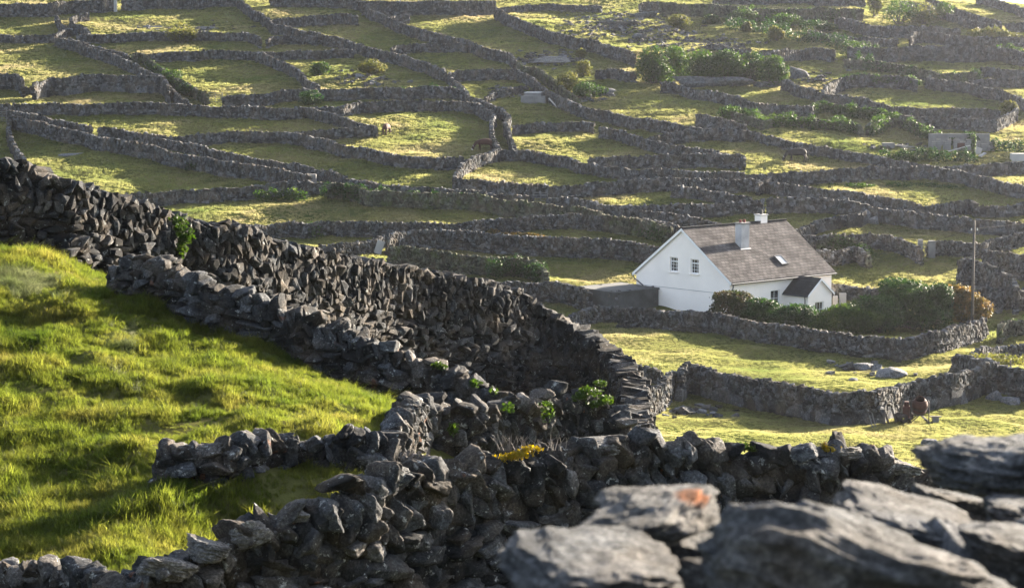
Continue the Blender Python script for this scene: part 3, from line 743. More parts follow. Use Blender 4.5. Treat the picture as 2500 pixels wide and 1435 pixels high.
near_wall('big front wall of heavy grey boulders rising from the lower left to the right',
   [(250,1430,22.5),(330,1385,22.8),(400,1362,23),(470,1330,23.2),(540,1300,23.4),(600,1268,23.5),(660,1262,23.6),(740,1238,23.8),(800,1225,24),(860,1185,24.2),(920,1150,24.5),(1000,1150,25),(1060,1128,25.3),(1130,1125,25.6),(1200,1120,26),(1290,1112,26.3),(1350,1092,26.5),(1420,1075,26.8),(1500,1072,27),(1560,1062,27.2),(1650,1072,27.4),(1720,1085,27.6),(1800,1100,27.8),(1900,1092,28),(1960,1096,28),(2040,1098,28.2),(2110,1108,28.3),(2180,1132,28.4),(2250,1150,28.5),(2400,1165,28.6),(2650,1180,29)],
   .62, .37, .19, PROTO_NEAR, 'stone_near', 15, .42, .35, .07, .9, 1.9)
near_wall('low stones peeping over the bottom left corner in front of the grass',
   [(-160,1345,26),(-60,1360,26),(0,1372,26),(60,1378,25.8),(110,1372,25.6),(160,1392,25.4),(200,1388,25.2),(240,1402,24.6),(275,1412,24)],
   .42, .30, .17, PROTO_NEAR, 'stone_near', 16, .6, .1, .06, .5, 1.0)

# ------------------------------------------------------------------ camera-side wall and its blurred boulders
def big_rock(label, u, v, Y, wpx, hpx, depth, seed, rz=0.0, tilt=0.0, mat='boulder', rx=0.0, planes=10, name='boulder', group=None, sharp=14, rough=.07, peak=0.0):
    V, F = rock_proto(56, seed, sharp, planes, rough, .25, 1.3)
    d = fbm(V[:, 0]*4 + seed, V[:, 1]*4, V[:, 2]*4, seed + 5, 4)
    rd = 1 - np.abs(fbm(V[:, 0]*1.6 + seed, V[:, 1]*1.6, V[:, 2]*3.2, seed + 9, 5)) * 1.6
    lay = vnoise(V[:, 0]*.6, V[:, 1]*.6, V[:, 2]*9 + seed, seed + 3)
    V = V * (1 + .055 * d + .10 * rd + .035 * lay)[:, None]; V = V / np.abs(V).max(0)
    if peak: V[:, 2] *= np.where(V[:, 2] > 0, .8 + peak * np.exp(-((V[:, 0] + .5) / .38) ** 2) - .22 * V[:, 0], 1)
    w = wpx / FPX * Y / 2; h = hpx / FPX * Y / 2
    V = V * np.array([w, depth / 2, h])
    R = np.array(Matrix.Rotation(rz, 3, 'Z') @ Matrix.Rotation(tilt, 3, 'Y') @ Matrix.Rotation(rx, 3, 'X'))
    V = V @ R.T
    o = mesh_np(name, V, F, None, M[mat], True, {'tone': np.full(len(V), .6)})
    o.location = at(u, v, Y)
    tag(o, label, 'boulder', group)
    return o
G1 = 'blurred boulders on top of the wall at the camera'
big_rock('huge blurred boulder with a bright slanting ridge, lowest at the front', 2095, 1425, 3.7, 1060, 440, .5, 41, .05, .12, 'boulder', .02, 9, group=G1, sharp=11, rough=.10, peak=.42)
big_rock('flat blurred slab at the bottom, left of the huge ridged boulder', 1450, 1388, 4.0, 470, 140, .5, 42, .1, .05, 'boulder', .05, 9, group=G1, sharp=10, rough=.11)
big_rock('blurred pale slab with an orange lichen patch on its top', 1600, 1262, 4.4, 390, 115, .42, 43, -.1, -.16, 'boulder_lichen', .06, 9, group=G1, sharp=10, rough=.11)
big_rock('blurred slab slanting down behind the ridge of the huge boulder', 2220, 1270, 4.7, 450, 110, .5, 44, .0, .20, 'boulder', .04, 9, group=G1, sharp=10, rough=.11)
big_rock('smooth rounded boulder standing highest at the right edge', 2430, 1145, 5.2, 380, 165, .38, 45, .1, .06, 'boulder', -.05, 7, group=G1, sharp=7, rough=.07)
big_rock('dark boulder at the right edge under the smooth rounded one', 2500, 1262, 4.9, 270, 140, .34, 46, .0, .1, 'boulder', .0, 8, group=G1, sharp=9, rough=.10)
big_rock('low blurred slab at the right edge beside the ridged boulder', 2480, 1345, 4.3, 400, 130, .40, 47, -.1, .18, 'boulder', .05, 8, group=G1, sharp=10, rough=.11)
big_rock('blurred block half hidden in the shadowed gap by the rounded boulder', 2330, 1240, 5.4, 240, 100, .3, 48, .3, .1, 'boulder', 0, 8, group=G1)
big_rock('small dark block wedged under the left end of the huge boulder', 1690, 1335, 4.4, 240, 90, .3, 49, .3, .0, 'boulder', 0, 8, group=G1)
def camera_wall():
    rng = np.random.default_rng(77)
    x = np.arange(-.02, 7.5, .2); y = 4.35 + .10 * x
    top = np.interp(x, [-.02, .3, .6, 1.0, 1.6, 7.5], [-1.12, -1.08, -1.06, -1.03, -.98, -.9]) ; b = H(x, y)
    V, F, t = wall_geo(np.column_stack([x, y, b, top - b]), .75, .34, .2, PROTO_NEAR, rng, .1, 0, True, .01)
    o = mesh_np('stone_wall', V, F, None, M['boulder'], True, {'tone': t})
    tag(o, 'wall at the camera carrying the blurred boulders along the bottom right', 'wall', 'dry stone walls close to the camera', 'thing')
camera_wall()
# heavy single stones lying loose on the nearer wall tops
G2 = 'loose capstones on the near walls'
for (lab, u, v, Y, w, h, dp, sd, ti) in [
   ('rounded pale capstone at the left turn of the big front wall', 955, 1158, 24.6, 108, 62, .45, 61, .05),
   ('broad flat capstone beside the twiggy plants on the big front wall', 1465, 1092, 26.9, 140, 60, .5, 62, -.06),
   ('humped pale capstone next to the small yellow flowers, right part of the front wall', 2085, 1108, 28.2, 120, 52, .5, 63, .05),
   ('low cracked capstone near the right end of the front wall', 2190, 1142, 28.4, 110, 44, .5, 64, .1),
   ('long slab lying at the bottom left end of the front wall', 410, 1385, 22.8, 160, 62, .5, 65, .25),
   ('blocky capstone where the front wall begins to climb', 505, 1345, 23.0, 115, 70, .45, 66, .3),
   ('large upright slab leaning on the front wall above the blocky capstone', 610, 1310, 23.4, 120, 95, .35, 67, -.2),
   ('smooth oval capstone near the grass tip on the front wall', 715, 1256, 23.7, 85, 42, .4, 68, .1),
   ('pale block standing on the ragged low wall, beside its middle gap', 842, 790, 40.2, 70, 34, .4, 69, .2),
   ('long buried slab lying in the grass at the left end of the short wall', 478, 1102, 30.0, 175, 44, .5, 70, .03)]:
    big_rock(lab, u, v, Y, w, h, dp, sd, .2, ti, 'boulder_far', 0, 8, 'capstone', G2, 10, .06)

# ------------------------------------------------------------------ outcrops and loose rocks in the fields
def rock_at(label, u, v, wpx, hpx, seed, mat='boulder', depth=None, tilt=0.0, name='rock_outcrop', cat='rock'):
    x, y = hit(u, v); w = wpx / FPX * y; h = hpx / FPX * y * 1.3
    V, F = rock_proto(12, seed, 12, 9, .12, .3, 2.2)
    V = V * np.array([w / 2, (depth or w * .5) / 2, h / 2])
    V = V @ np.array(Matrix.Rotation(tilt, 3, 'Y')).T
    o = mesh_np(name, V, F, None, M[mat], True, {'tone': np.full(len(V), .8)})
    o.location = (x, y, ground(x, y) + h * .12)
    tag(o, label, cat)
rock_at('largest flat limestone outcrop in the field below the garden wall', 2172, 918, 86, 30, 201, 'boulder', 2.0)
rock_at('flat limestone outcrop just left of the largest one, in the field', 2108, 900, 56, 20, 202, 'boulder', 1.4)
rock_at('small pale outcrop at the left of the three in the sloping field', 2028, 884, 36, 10, 203, 'boulder', .8)
rock_at('thin pale ledge of rock at the foot of the garden wall', 2190, 866, 90, 9, 204, 'boulder', .9)
rock_at('pale rock lying in the grass behind the smooth rounded boulder', 2268, 1084, 42, 18, 205, 'boulder', .6)
rock_at('low rock in the shaded pasture left of the big wall slabs', 1712, 1008, 38, 14, 206, 'boulder', .7)
rock_at('large rock leaning on the pasture wall near its right end', 2430, 975, 60, 34, 207, 'boulder', 1.2)
rock_at('rounded rock at the right edge near the pasture wall corner', 2470, 985, 56, 26, 208, 'boulder', 1.2)
rock_at('tall pointed boulder at the end of the tumbled boulder wall', 2112, 538, 26, 34, 209, 'boulder', .9)
rock_at('squat boulder beside the tall pointed one', 2132, 545, 28, 22, 210, 'boulder', .9)
rock_at('pale rock face below the dark thicket', 1740, 207, 210, 26, 211, 'stone_far', 2.6)
rock_at('pale rock ledge at the right end of the rock face under the thicket', 1872, 212, 90, 22, 212, 'stone_far', 2.0)
rock_at('sunlit rocky outcrop between the thicket and the terrace wall', 1955, 190, 66, 26, 213, 'stone_far', 2.0, .35)
rock_at('lichen-spotted rock patch in the pale rough field', 1350, 148, 110, 13, 214, 'boulder_lichen', 3.0)
rock_at('rubbly ledge in the rough slope above the descending wall', 1495, 62, 130, 12, 215, 'stone_far', 3.0)
rock_at('small grey rock high in the rough slope', 1562, 92, 40, 14, 216, 'stone_far', 1.2)
rock_at('dark ledge crossing the rough slope towards the overgrown wall', 1570, 42, 70, 18, 217, 'stone_far', 2.0)
rock_at('overgrown ledge under the scrub left of the sunny field', 1450, 232, 110, 24, 218, 'stone_far', 2.0)
rock_at('grey slab showing in the turf near the left edge', 168, 380, 70, 8, 219, 'boulder', 1.0)
rock_at('bare rock in the dark field between the two round bushes', 878, 190, 28, 12, 220, 'boulder', .9)
rock_at('bare rock beside the foot of the right round bush', 910, 203, 16, 8, 221, 'boulder', .6)
rock_at('buried rock below the right round bush', 1000, 202, 18, 8, 222, 'boulder', .6)
rock_at('low ledge in the dark field behind the windswept bush', 375, 68, 60, 6, 223, 'boulder', 1.0)
rock_at('low ledge right of the windswept bush', 500, 70, 60, 6, 224, 'boulder', 1.0)
rock_at('dark rock ledge in the shade below the dark sunken wall', 1180, 705, 110, 30, 225, 'boulder', 1.6)
rock_at('large pale stone at the foot of the curved field wall', 1448, 478, 26, 14, 226, 'boulder', .7)
# loose limestone bits strewn over the rough upper slope: nobody could count them
def rubble():
    rng = np.random.default_rng(5); C, S, TX = [], [], []
    for (u0, v0, ru, rv, n) in [(1500,60,130,30,420),(1340,145,80,16,160),(1620,90,110,35,260),(1250,225,50,14,120),(1750,110,80,14,160),
                               (1700,1010,90,16,24),(2100,905,110,26,22),(2450,720,60,30,90),(880,195,90,16,60),(460,70,140,12,60),(1440,235,60,16,90),(2000,190,50,16,60),(2200,360,60,8,30)]:
        for _ in range(n):
            a = rng.normal(0, .5, 2); x, y = hit(u0 + a[0]*ru, v0 + a[1]*rv)
            z = ground(x, y); s = rng.uniform(.08, .3)
            C.append((x, y, z + .02)); S.append((s*rng.uniform(.8, 1.8), s, s*rng.uniform(.4, .9)))
    K = len(C); a = rng.uniform(0, 6.28, K)
    R = rotmats(np.cos(a), np.sin(a), rng.normal(0, .2, K), np.full(K, .2), rng)
    V, F, t = assemble(np.array(C), np.array(S), R, PROTO_FAR, rng)
    tag(mesh_np('rubble', V, F, None, M['stone_far'], False, {'tone': t}), 'loose limestone rubble strewn across the rough ground', None, None, 'stuff')
rubble()
# ------------------------------------------------------------------ foliage
LEAFQ = np.array([[-.5, -.28, 0], [.5, -.28, 0], [.5, .28, 0], [-.5, .28, 0]])
def leaf_cloud(name, blobs, n, size, mat, seed, parent=None, flat=.0, shell=.62, lumps=.55):
    """blobs: (centre, radii). Leaves fill the outer part of every blob, clumped by noise"""
    rng = np.random.default_rng(seed)
    vol = np.array([r[0]*r[1] + r[1]*r[2] + r[0]*r[2] for c, r in blobs]); pr = vol / vol.sum()
    pk = rng.choice(len(blobs), int(n * 2.2), p=pr)
    c = np.array([b[0] for b in blobs])[pk]; r = np.array([b[1] for b in blobs])[pk]
    d = rng.normal(0, 1, (len(pk), 3)); d /= np.linalg.norm(d, axis=1, keepdims=True)
    rad = (shell + (1 - shell) * rng.random(len(pk)) ** .6)
    rad *= 1 + .16 * vnoise(d[:, 0]*3 + pk, d[:, 1]*3, d[:, 2]*3, seed) + .10 * vnoise(d[:, 0]*8 + pk, d[:, 1]*8, d[:, 2]*8, seed + 1)
    p = c + d * r * rad[:, None]
    f = 3.2 / max(.3, float(np.mean([x[1][0] for x in blobs])))
    keep = vnoise(p[:, 0]*f, p[:, 1]*f, p[:, 2]*f, seed + 2) + rng.uniform(-.6, .6, len(p)) > -lumps
    p, d = p[keep][:n], d[keep][:n]
    K = len(p)
    nr = d + rng.normal(0, .7, (K, 3)); nr /= np.linalg.norm(nr, axis=1, keepdims=True)
    t = np.cross(nr, rng.normal(0, 1, (K, 3))); t /= np.linalg.norm(t, axis=1, keepdims=True) + 1e-9
    b = np.cross(nr, t)
    s = size * rng.uniform(.6, 1.5, K)
    V = p[:, None, :] + s[:, None, None] * (LEAFQ[None, :, 0:1] * t[:, None, :] + LEAFQ[None, :, 1:2] * b[:, None, :])
    # fold each leaf a little
    V[:, 0] += nr * (s * .12)[:, None]; V[:, 2] += nr * (s * .12)[:, None]
    F = np.arange(K * 4).reshape(K, 4)
    tone = np.repeat(np.clip(.5 + .35 * vnoise(p[:, 0]*f*2, p[:, 1]*f*2, p[:, 2]*f*2, seed + 4) + rng.normal(0, .12, K), 0, 1), 4)
    return mesh_np(name, V.reshape(-1, 3), F, None, mat, False, {'tone': tone}, parent)
def stems(name, base, tips, r, mat, parent):
    mb = MB()
    for t in tips:
        mid = (Vector(base) * .45 + Vector(t) * .55) + Vector((random.uniform(-.1, .1), random.uniform(-.1, .1), .0))
        mb.tube(base, mid, r, r * .6, 6); mb.tube(mid, t, r * .6, r * .25, 6)
    return mb.build(name, mat, parent)
def bush(label, u, v, wpx, hpx, seed, mat='leaf_mid', n=1500, leaf=.17, name='bush', cat='bush', nb=6, lean=0.0, depth=.8, group=None, ymin=96, sink=.0):
    """v = foot of the bush in the photo"""
    rng = np.random.default_rng(seed)
    x, y = hit(u, v, 0, ymin); W = wpx / FPX * y; Ht = hpx / FPX * y
    z = ground(x, y)
    root = empty(name, (x, y, z)); tag(root, label, cat, group)
    blobs = [((0, 0, Ht * .45), (W * .38, W * .38 * depth, Ht * .46))]
    for k in range(nb):
        a = rng.uniform(-1, 1); hh = rng.uniform(.25, .8) if abs(a) < .6 else rng.uniform(.2, .5)
        rr = rng.uniform(.18, .30)
        blobs.append(((a * W * (.5 - rr * .8) + lean * hh * W, rng.uniform(-1, 1) * W * .2 * depth, Ht * hh), (W * rr, W * rr * depth, Ht * min(rr * 1.1, 1 - hh))))
    leaf_cloud('crown', blobs, n, leaf, M[mat], seed, root)
    tips = [Vector(b[0]) for b in blobs]
    stems('trunk', (0, 0, -.3), tips, max(.05, W * .025), M['bark'], root)
    return root
bush('windswept bush leaning right over the level wall', 440, 104, 76, 54, 301, 'leaf_gorse', 1500, .17, lean=.12)
bush('dark round bush, left of the pair in the shaded field', 781, 184, 62, 34, 302, 'leaf_mid', 1500, .16)
bush('pale round bush, right of the pair in the shaded field', 908, 182, 76, 42, 303, 'leaf_gorse', 1900, .16)
bush('dark shrub pressed against the wall right of the small metal gate', 762, 257, 80, 38, 304, 'leaf_dark', 1300, .15)
bush('ivy bush filling the lane beside the long slanting wall', 420, 205, 70, 40, 305, 'leaf_mid', 1600, .15)
bush('lower ivy bush in the lane just above the small metal gate', 452, 232, 50, 30, 306, 'leaf_dark', 1000, .15)
TH = 'bushes of the dark thicket under the rough slope'
for k, (u, v, w, h, m, lab) in enumerate([
    (1592,205,115,92,'leaf_mid','leftmost tall bush of the dark thicket'),
    (1652,195,105,84,'leaf_mid','second bush from the left of the thicket, with a domed top'),
    (1712,205,130,92,'leaf_mid','paler lumpy bush in the middle of the thicket'),
    (1772,205,110,84,'leaf_mid','bush right of the pale lumpy one in the thicket'),
    (1830,205,105,80,'leaf_dark','darkest dense bush near the right of the thicket'),
    (1876,212,96,78,'leaf_mid','bright leafy bush at the right end of the thicket')]):
    bush(lab, u, v, w, h, 310 + k, m, 4200, .2, nb=9, group=TH)
bush('small bright bush on the grass above the scrub', 1418, 140, 34, 24, 320, 'leaf_gorse', 600, .16)
bush('leggy pale bush above the trough scrub', 1425, 188, 50, 40, 321, 'leaf_gorse', 1100, .16)
bush('brown-green scrub heap right of the ivy-topped trough wall', 1385, 230, 80, 56, 322, 'leaf_gorse', 1700, .17)
bush('dark scrub at the lower end of the trough scrub', 1440, 240, 90, 40, 323, 'leaf_mid', 1500, .17)
bush('tall ivy-clad tree stump catching the sun at the top edge', 2134, 42, 44, 72, 324, 'leaf_gorse', 1500, .22, 'ivy_stump', 'tree')
UP = 'hazy bushes along the top right'
for k, (u, v, w, h, m, lab) in enumerate([
    (2195,60,90,72,'leaf_mid','hazy bush just right of the tall ivy stump'),
    (2255,60,80,62,'leaf_gorse','hazy bush with sunlit tufts in the middle of the top right group'),
    (2305,48,70,44,'leaf_mid','low hazy bush at the right end of the top right group'),
    (1990,80,110,34,'leaf_dark','dark shrub bank in shade under the overgrown wall'),
    (1925,64,90,32,'leaf_mid','brownish shrub heap on the overgrown wall face'),
    (1815,58,90,42,'leaf_mid','shrub draped down the left part of the overgrown wall'),
    (1655,70,70,38,'leaf_gorse','bush on the rough slope below the overgrown wall end'),
    (1740,62,50,28,'leaf_mid','small bush on the rough slope under the overgrown wall'),
    (1822,78,26,24,'leaf_gorse','tiny sunlit bush on the shaded slope, left of its pair'),
    (1895,100,50,36,'leaf_gorse','sunlit bush on the shaded slope, right of its pair'),
    (2480,118,26,20,'leaf_mid','small round bush on the long high terrace wall'),
    (2465,290,60,44,'leaf_gorse','pale bush on the wall corner near the right edge')]):
    bush(lab, u, v, w, h, 330 + k, m, 1400, .2, group=UP)
def ivy_run(label, pts, hh, dd, n, leaf, mat, seed, h0=1.4, name='ivy', cat='ivy', drop=.8):
    h0 = h0 * .74
    """ivy or bramble riding along a wall crest given in photo pixels"""
    blobs = []
    rng = np.random.default_rng(seed)
    P = np.array([hit(u, v, h0) for u, v in pts]); P = resample(P, .9)
    for x, y in P:
        z = ground(x, y) + h0
        r = rng.uniform(.6, 1.25)
        blobs.append(((x, y - .15, z - drop * hh * .5 + rng.uniform(-.1, .15)), (.75, dd * r, hh * r * .62)))
    o = leaf_cloud(name, blobs, n, leaf, M[mat], seed, None, shell=.5)
    tag(o, label, cat)
ivy_run('dark ivy hanging over the crest above the wide pale meadow', [(800,452),(880,460),(960,468),(1040,472),(1150,478)], 1.3, .42, 4200, .15, 'leaf_dark', 401, 1.6)
ivy_run('ivy along the left crest of the slanting wall beside the lane', [(368,150),(390,168),(418,185),(447,204)], .9, .4, 1500, .15, 'leaf_mid', 402, 1.4)
ivy_run('green ivy on the wall that leads to the lane entrance', [(980,214),(1030,214),(1080,216),(1130,222)], 1.5, .4, 2000, .15, 'leaf_dark', 403, 1.4)
ivy_run('bright hedge crowning the bank wall in the right middle distance', [(1982,258),(2010,250),(2050,256),(2080,262),(2110,264),(2150,270),(2190,284)], 1.8, .8, 5200, .18, 'leaf_mid', 404, 1.5, 'hedge', 'hedge')
ivy_run('shaggy hedge with two rounded humps at its left end', [(1765,270),(1800,266),(1835,268),(1868,290),(1910,286),(1980,290),(2040,294),(2085,300)], 1.7, .8, 6000, .18, 'leaf_mid', 405, 1.4, 'hedge', 'hedge')
ivy_run('bramble mound left of the roofless concrete ruin', [(2125,306),(2150,294),(2185,288),(2215,294),(2250,314),(2290,328)], 1.8, .9, 4200, .18, 'leaf_mid', 406, 1.3, 'bramble', 'bramble')
ivy_run('ivy hedge in front of the roofless concrete ruin', [(2135,376),(2180,374),(2225,371),(2275,371),(2330,372),(2370,376)], 1.5, .6, 4800, .15, 'leaf_dark', 407, 1.1, 'hedge', 'hedge')
ivy_run('ivy hedge running from the concrete ruin to the right edge', [(2428,342),(2460,347),(2500,352),(2540,356)], 1.5, .6, 2600, .15, 'leaf_dark', 408, 1.4, 'hedge', 'hedge')
ivy_run('ivy mound behind the roofless concrete ruin', [(2322,332),(2345,325),(2372,334)], 1.6, .8, 1800, .16, 'leaf_dark', 409, 1.3)
ivy_run('bright ivy mound on the hazy wall at the far right', [(2370,80),(2410,73),(2450,74),(2490,82)], 1.5, .8, 2400, .2, 'leaf_gorse', 410, 1.4)
ivy_run('ivy over the left end of the long high terrace wall', [(2068,116),(2100,114),(2140,118),(2165,120)], 2.4, .7, 2400, .2, 'leaf_mid', 411, 1.9)
ivy_run('ivy down the face of the terrace wall near the right edge', [(2440,118),(2465,116),(2490,124)], 2.0, .6, 1500, .2, 'leaf_mid', 412, 1.9)
ivy_run('brambles on the shaded terrace slope at the upper right', [(2080,140),(2130,152),(2180,160),(2225,170)], 2.4, .8, 3000, .2, 'leaf_dark', 413, 1.2, 'bramble', 'bramble')
ivy_run('ivy patch on the hazy terrace wall left of the sunlit-topped one', [(2290,180),(2330,184),(2372,178),(2385,172)], 1.4, .6, 1900, .18, 'leaf_mid', 414, 1.4)
ivy_run('ivy lip on the curved retaining wall', [(2060,190),(2110,184),(2160,188),(2215,190),(2236,194)], .9, .5, 1900, .17, 'leaf_mid', 415, 1.8)
ivy_run('shrubs covering the top of the long overgrown wall', [(1700,14),(1780,17),(1860,24),(1960,28),(2040,30)], 2.2, .9, 4200, .2, 'leaf_mid', 416, 1.8, 'hedge', 'hedge')
ivy_run('dark shrubs in the shade behind the dark sunken wall', [(1205,640),(1240,634),(1280,640),(1318,655)], 1.3, .5, 1800, .13, 'leaf_dark', 417, 1.8)
ivy_run('dark bramble patch against the wall behind the sunken field', [(1570,556),(1600,566),(1635,575)], 1.6, .6, 1500, .14, 'leaf_dark', 418, .9, 'bramble', 'bramble')
ivy_run('orange-brown bracken on the strip above the high wall', [(1205,566),(1240,568),(1275,570),(1310,572)], .6, .5, 1500, .12, 'leaf_gold', 419, .4, 'bracken', 'bracken')
ivy_run('ivy crest on the back wall of the ring-shaped pen', [(2040,584),(2075,588),(2100,596),(2117,612)], .9, .4, 1500, .12, 'leaf_mid', 420, 1.2)
ivy_run('ivy on the wall stub below the golden bush', [(2470,783),(2500,780),(2535,776)], 1.2, .6, 1500, .12, 'leaf_ivy', 421, 1.4)
ivy_run('weeds crowning the wall corner right of the cement mixer', [(2370,868),(2395,866),(2430,872),(2470,868),(2520,870)], .8, .5, 2200, .1, 'leaf_gorse', 422, 1.5, 'weeds', 'weeds')
ivy_run('yellow-green plants on the wall left of the square pillar', [(640,470),(690,466),(735,468)], 1.2, .4, 1200, .13, 'leaf_mid', 423, 1.1)
ivy_run('dark bushy growth hanging on the pillar wall', [(470,398),(510,402),(545,408)], 1.1, .5, 1200, .14, 'leaf_dark', 424, .9, 'bramble', 'bramble')
ivy_run('small shrub growing at the wall below the wide pale meadow', [(742,556),(760,552),(775,558)], 1.5, .5, 900, .13, 'leaf_mid', 425, 1.0, 'shrub', 'shrub')
ivy_run('dark rushes in the left half of the wide right-hand field', [(2030,448),(2080,452),(2120,452)], .5, .9, 1600, .13, 'leaf_mid', 426, .2, 'rushes', 'rushes')
ivy_run('dark rushes in the right half of the wide right-hand field', [(2180,450),(2240,448),(2300,452),(2340,455)], .5, .9, 2200, .13, 'leaf_mid', 427, .2, 'rushes', 'rushes')
ivy_run('long band of dark scrub in the shade below the overgrown wall', [(1780,52),(1850,62),(1930,74),(2000,84),(2060,96)], 2.8, 1.7, 7000, .2, 'leaf_dark', 428, 1.2, 'scrub', 'scrub')
# near ivy and wall plants
def near_leaves(name, label, cat, spots, n, leaf, mat, seed):
    blobs = [((at(u, v, Y).x, at(u, v, Y).y, at(u, v, Y).z), r) for u, v, Y, r in spots]
    tag(leaf_cloud(name, blobs, n, leaf, M[mat], seed, None, shell=.2, lumps=.25), label, cat)
near_leaves('ivy', 'bright green ivy clump on the corner of the long tall wall', 'ivy', [(1440,955,38.6,(.22,.2,.09)),(1478,975,38.6,(.16,.2,.08)),(1420,965,38.5,(.12,.2,.07)),(1450,985,38.5,(.16,.15,.06)),(1465,935,39,(.12,.2,.05)),(1400,972,38.5,(.06,.1,.05))], 620, .05, 'leaf_ivy', 501)
near_leaves('ivy', 'ivy clinging to the tall near wall at the step in its crest', 'ivy', [(432,545,48.8,(.25,.2,.2)),(452,572,48.6,(.2,.2,.25)),(445,600,48.6,(.12,.2,.25))], 420, .08, 'leaf_ivy', 502)
near_leaves('ivy', 'sprig of ivy on the ragged low wall near its lower end', 'ivy', [(1070,892,39.6,(.16,.1,.08)),(1160,935,39.4,(.12,.1,.08)),(1205,955,39.2,(.1,.1,.08))], 150, .06, 'leaf_ivy', 503)
near_leaves('ivy', 'scattered ivy leaves on the jagged cross wall', 'ivy', [(1235,995,37.2,(.14,.1,.08)),(1335,1008,37.6,(.12,.1,.16)),(1105,1048,36.5,(.12,.1,.12)),(1330,985,37.8,(.16,.1,.05))], 170, .06, 'leaf_ivy', 504)
near_leaves('stonecrop', 'yellow leafy plant on top of the big front wall', 'wall plant', [(1228,1117,25.95,(.15,.1,.05)),(1252,1112,25.95,(.16,.1,.05)),(1276,1106,25.95,(.16,.1,.05)),(1298,1098,26,(.14,.1,.05))], 330, .036, 'leaf_yellow', 505)
near_leaves('stonecrop', 'small yellow flowering plant beside the humped capstone', 'wall plant', [(2030,1095,28.1,(.12,.1,.05)),(2015,1088,28.1,(.06,.08,.05))], 110, .04, 'leaf_yellow', 506)
near_leaves('dry_plant', 'grey withered plant behind the rounded capstone', 'wall plant', [(1010,1122,25.5,(.16,.12,.09)),(1035,1115,25.5,(.1,.1,.08)),(990,1112,25.5,(.08,.1,.07))], 380, .035, 'twig', 507)
near_leaves('wall_fern', 'little green plant tuft on the front wall left of the yellow flowers', 'wall plant', [(1815,1092,27.9,(.2,.1,.05)),(1850,1095,27.9,(.15,.1,.04))], 160, .04, 'leaf_ivy', 508)
def twigs(label, u0, u1, v, Y, n, hgt, seed):
    rng = random.Random(seed); mb = MB()
    for _ in range(n):
        u = rng.uniform(u0, u1); p = at(u, v + 14, Y)
        a = rng.uniform(-.7, .5); h = hgt * rng.uniform(.5, 1.2)
        m = p + Vector((a * h * .5, rng.uniform(-.05, .05), h * .6)); t = m + Vector((a * h * .5 + rng.uniform(-.04, .04), 0, h * .45))
        mb.tube(p, m, .006, .004, 5); mb.tube(m, t, .004, .0025, 5)
        if rng.random() < .6: mb.tube(m, m + Vector((rng.uniform(-.08, .08), 0, .07)), .0035, .002, 4)
    tag(mb.build('dry_twigs', M['twig']), label, 'dry plant')
twigs('bare dry twigs standing above the yellow leafy plant', 1215, 1385, 1085, 26.1, 34, .17, 1)
twigs('short dry stalks on the front wall left of the yellow plant', 1120, 1170, 1125, 25.7, 10, .12, 2)
twigs('dry stalks by the small yellow flowers, right part of the front wall', 1995, 2025, 1088, 28.1, 8, .12, 3)

# garden bushes below the cottage
GB = 'bushes of the cottage garden hedge'
bush('reddish dark bush at the left end of the cottage garden hedge', 1790, 788, 150, 80, 601, 'leaf_red', 8840, .13, 'garden_bush', 'bush', 8, group=GB)
bush('dark bush between the reddish bush and the clipped hedge end', 1872, 796, 140, 70, 602, 'leaf_dark', 7140, .13, 'garden_bush', 'bush', 7, group=GB)
bush('dense dark green rounded hedge end in front of the porch', 1950, 808, 150, 74, 603, 'leaf_dark', 9520, .12, 'garden_bush', 'bush', 8, group=GB)
bush('hedge with a sunny yellow-green top right of the porch', 2062, 812, 180, 74, 604, 'leaf_mid', 9520, .12, 'garden_bush', 'bush', 8, group=GB)
bush('hedge section between the sunny-topped hedge and the tallest bush', 2142, 812, 170, 92, 605, 'leaf_dark', 9180, .12, 'garden_bush', 'bush', 7, group=GB)
bush('tallest dark green bush in the cottage garden', 2215, 800, 205, 124, 606, 'leaf_dark', 13940, .13, 'garden_bush', 'bush', 9, group=GB)
bush('upright green bush between the tallest bush and the golden bush', 2285, 796, 105, 118, 607, 'leaf_dark', 8840, .13, 'garden_bush', 'bush', 7, group=GB)
bush('golden-leaved bush beside the utility pole', 2354, 792, 128, 98, 608, 'leaf_gold', 8840, .13, 'garden_bush', 'bush', 9, group=GB)
bush('small pale shrub behind the middle of the garden wall', 2062, 826, 40, 22, 609, 'leaf_gorse', 500, .1, 'garden_bush', 'bush', 3, group=GB)

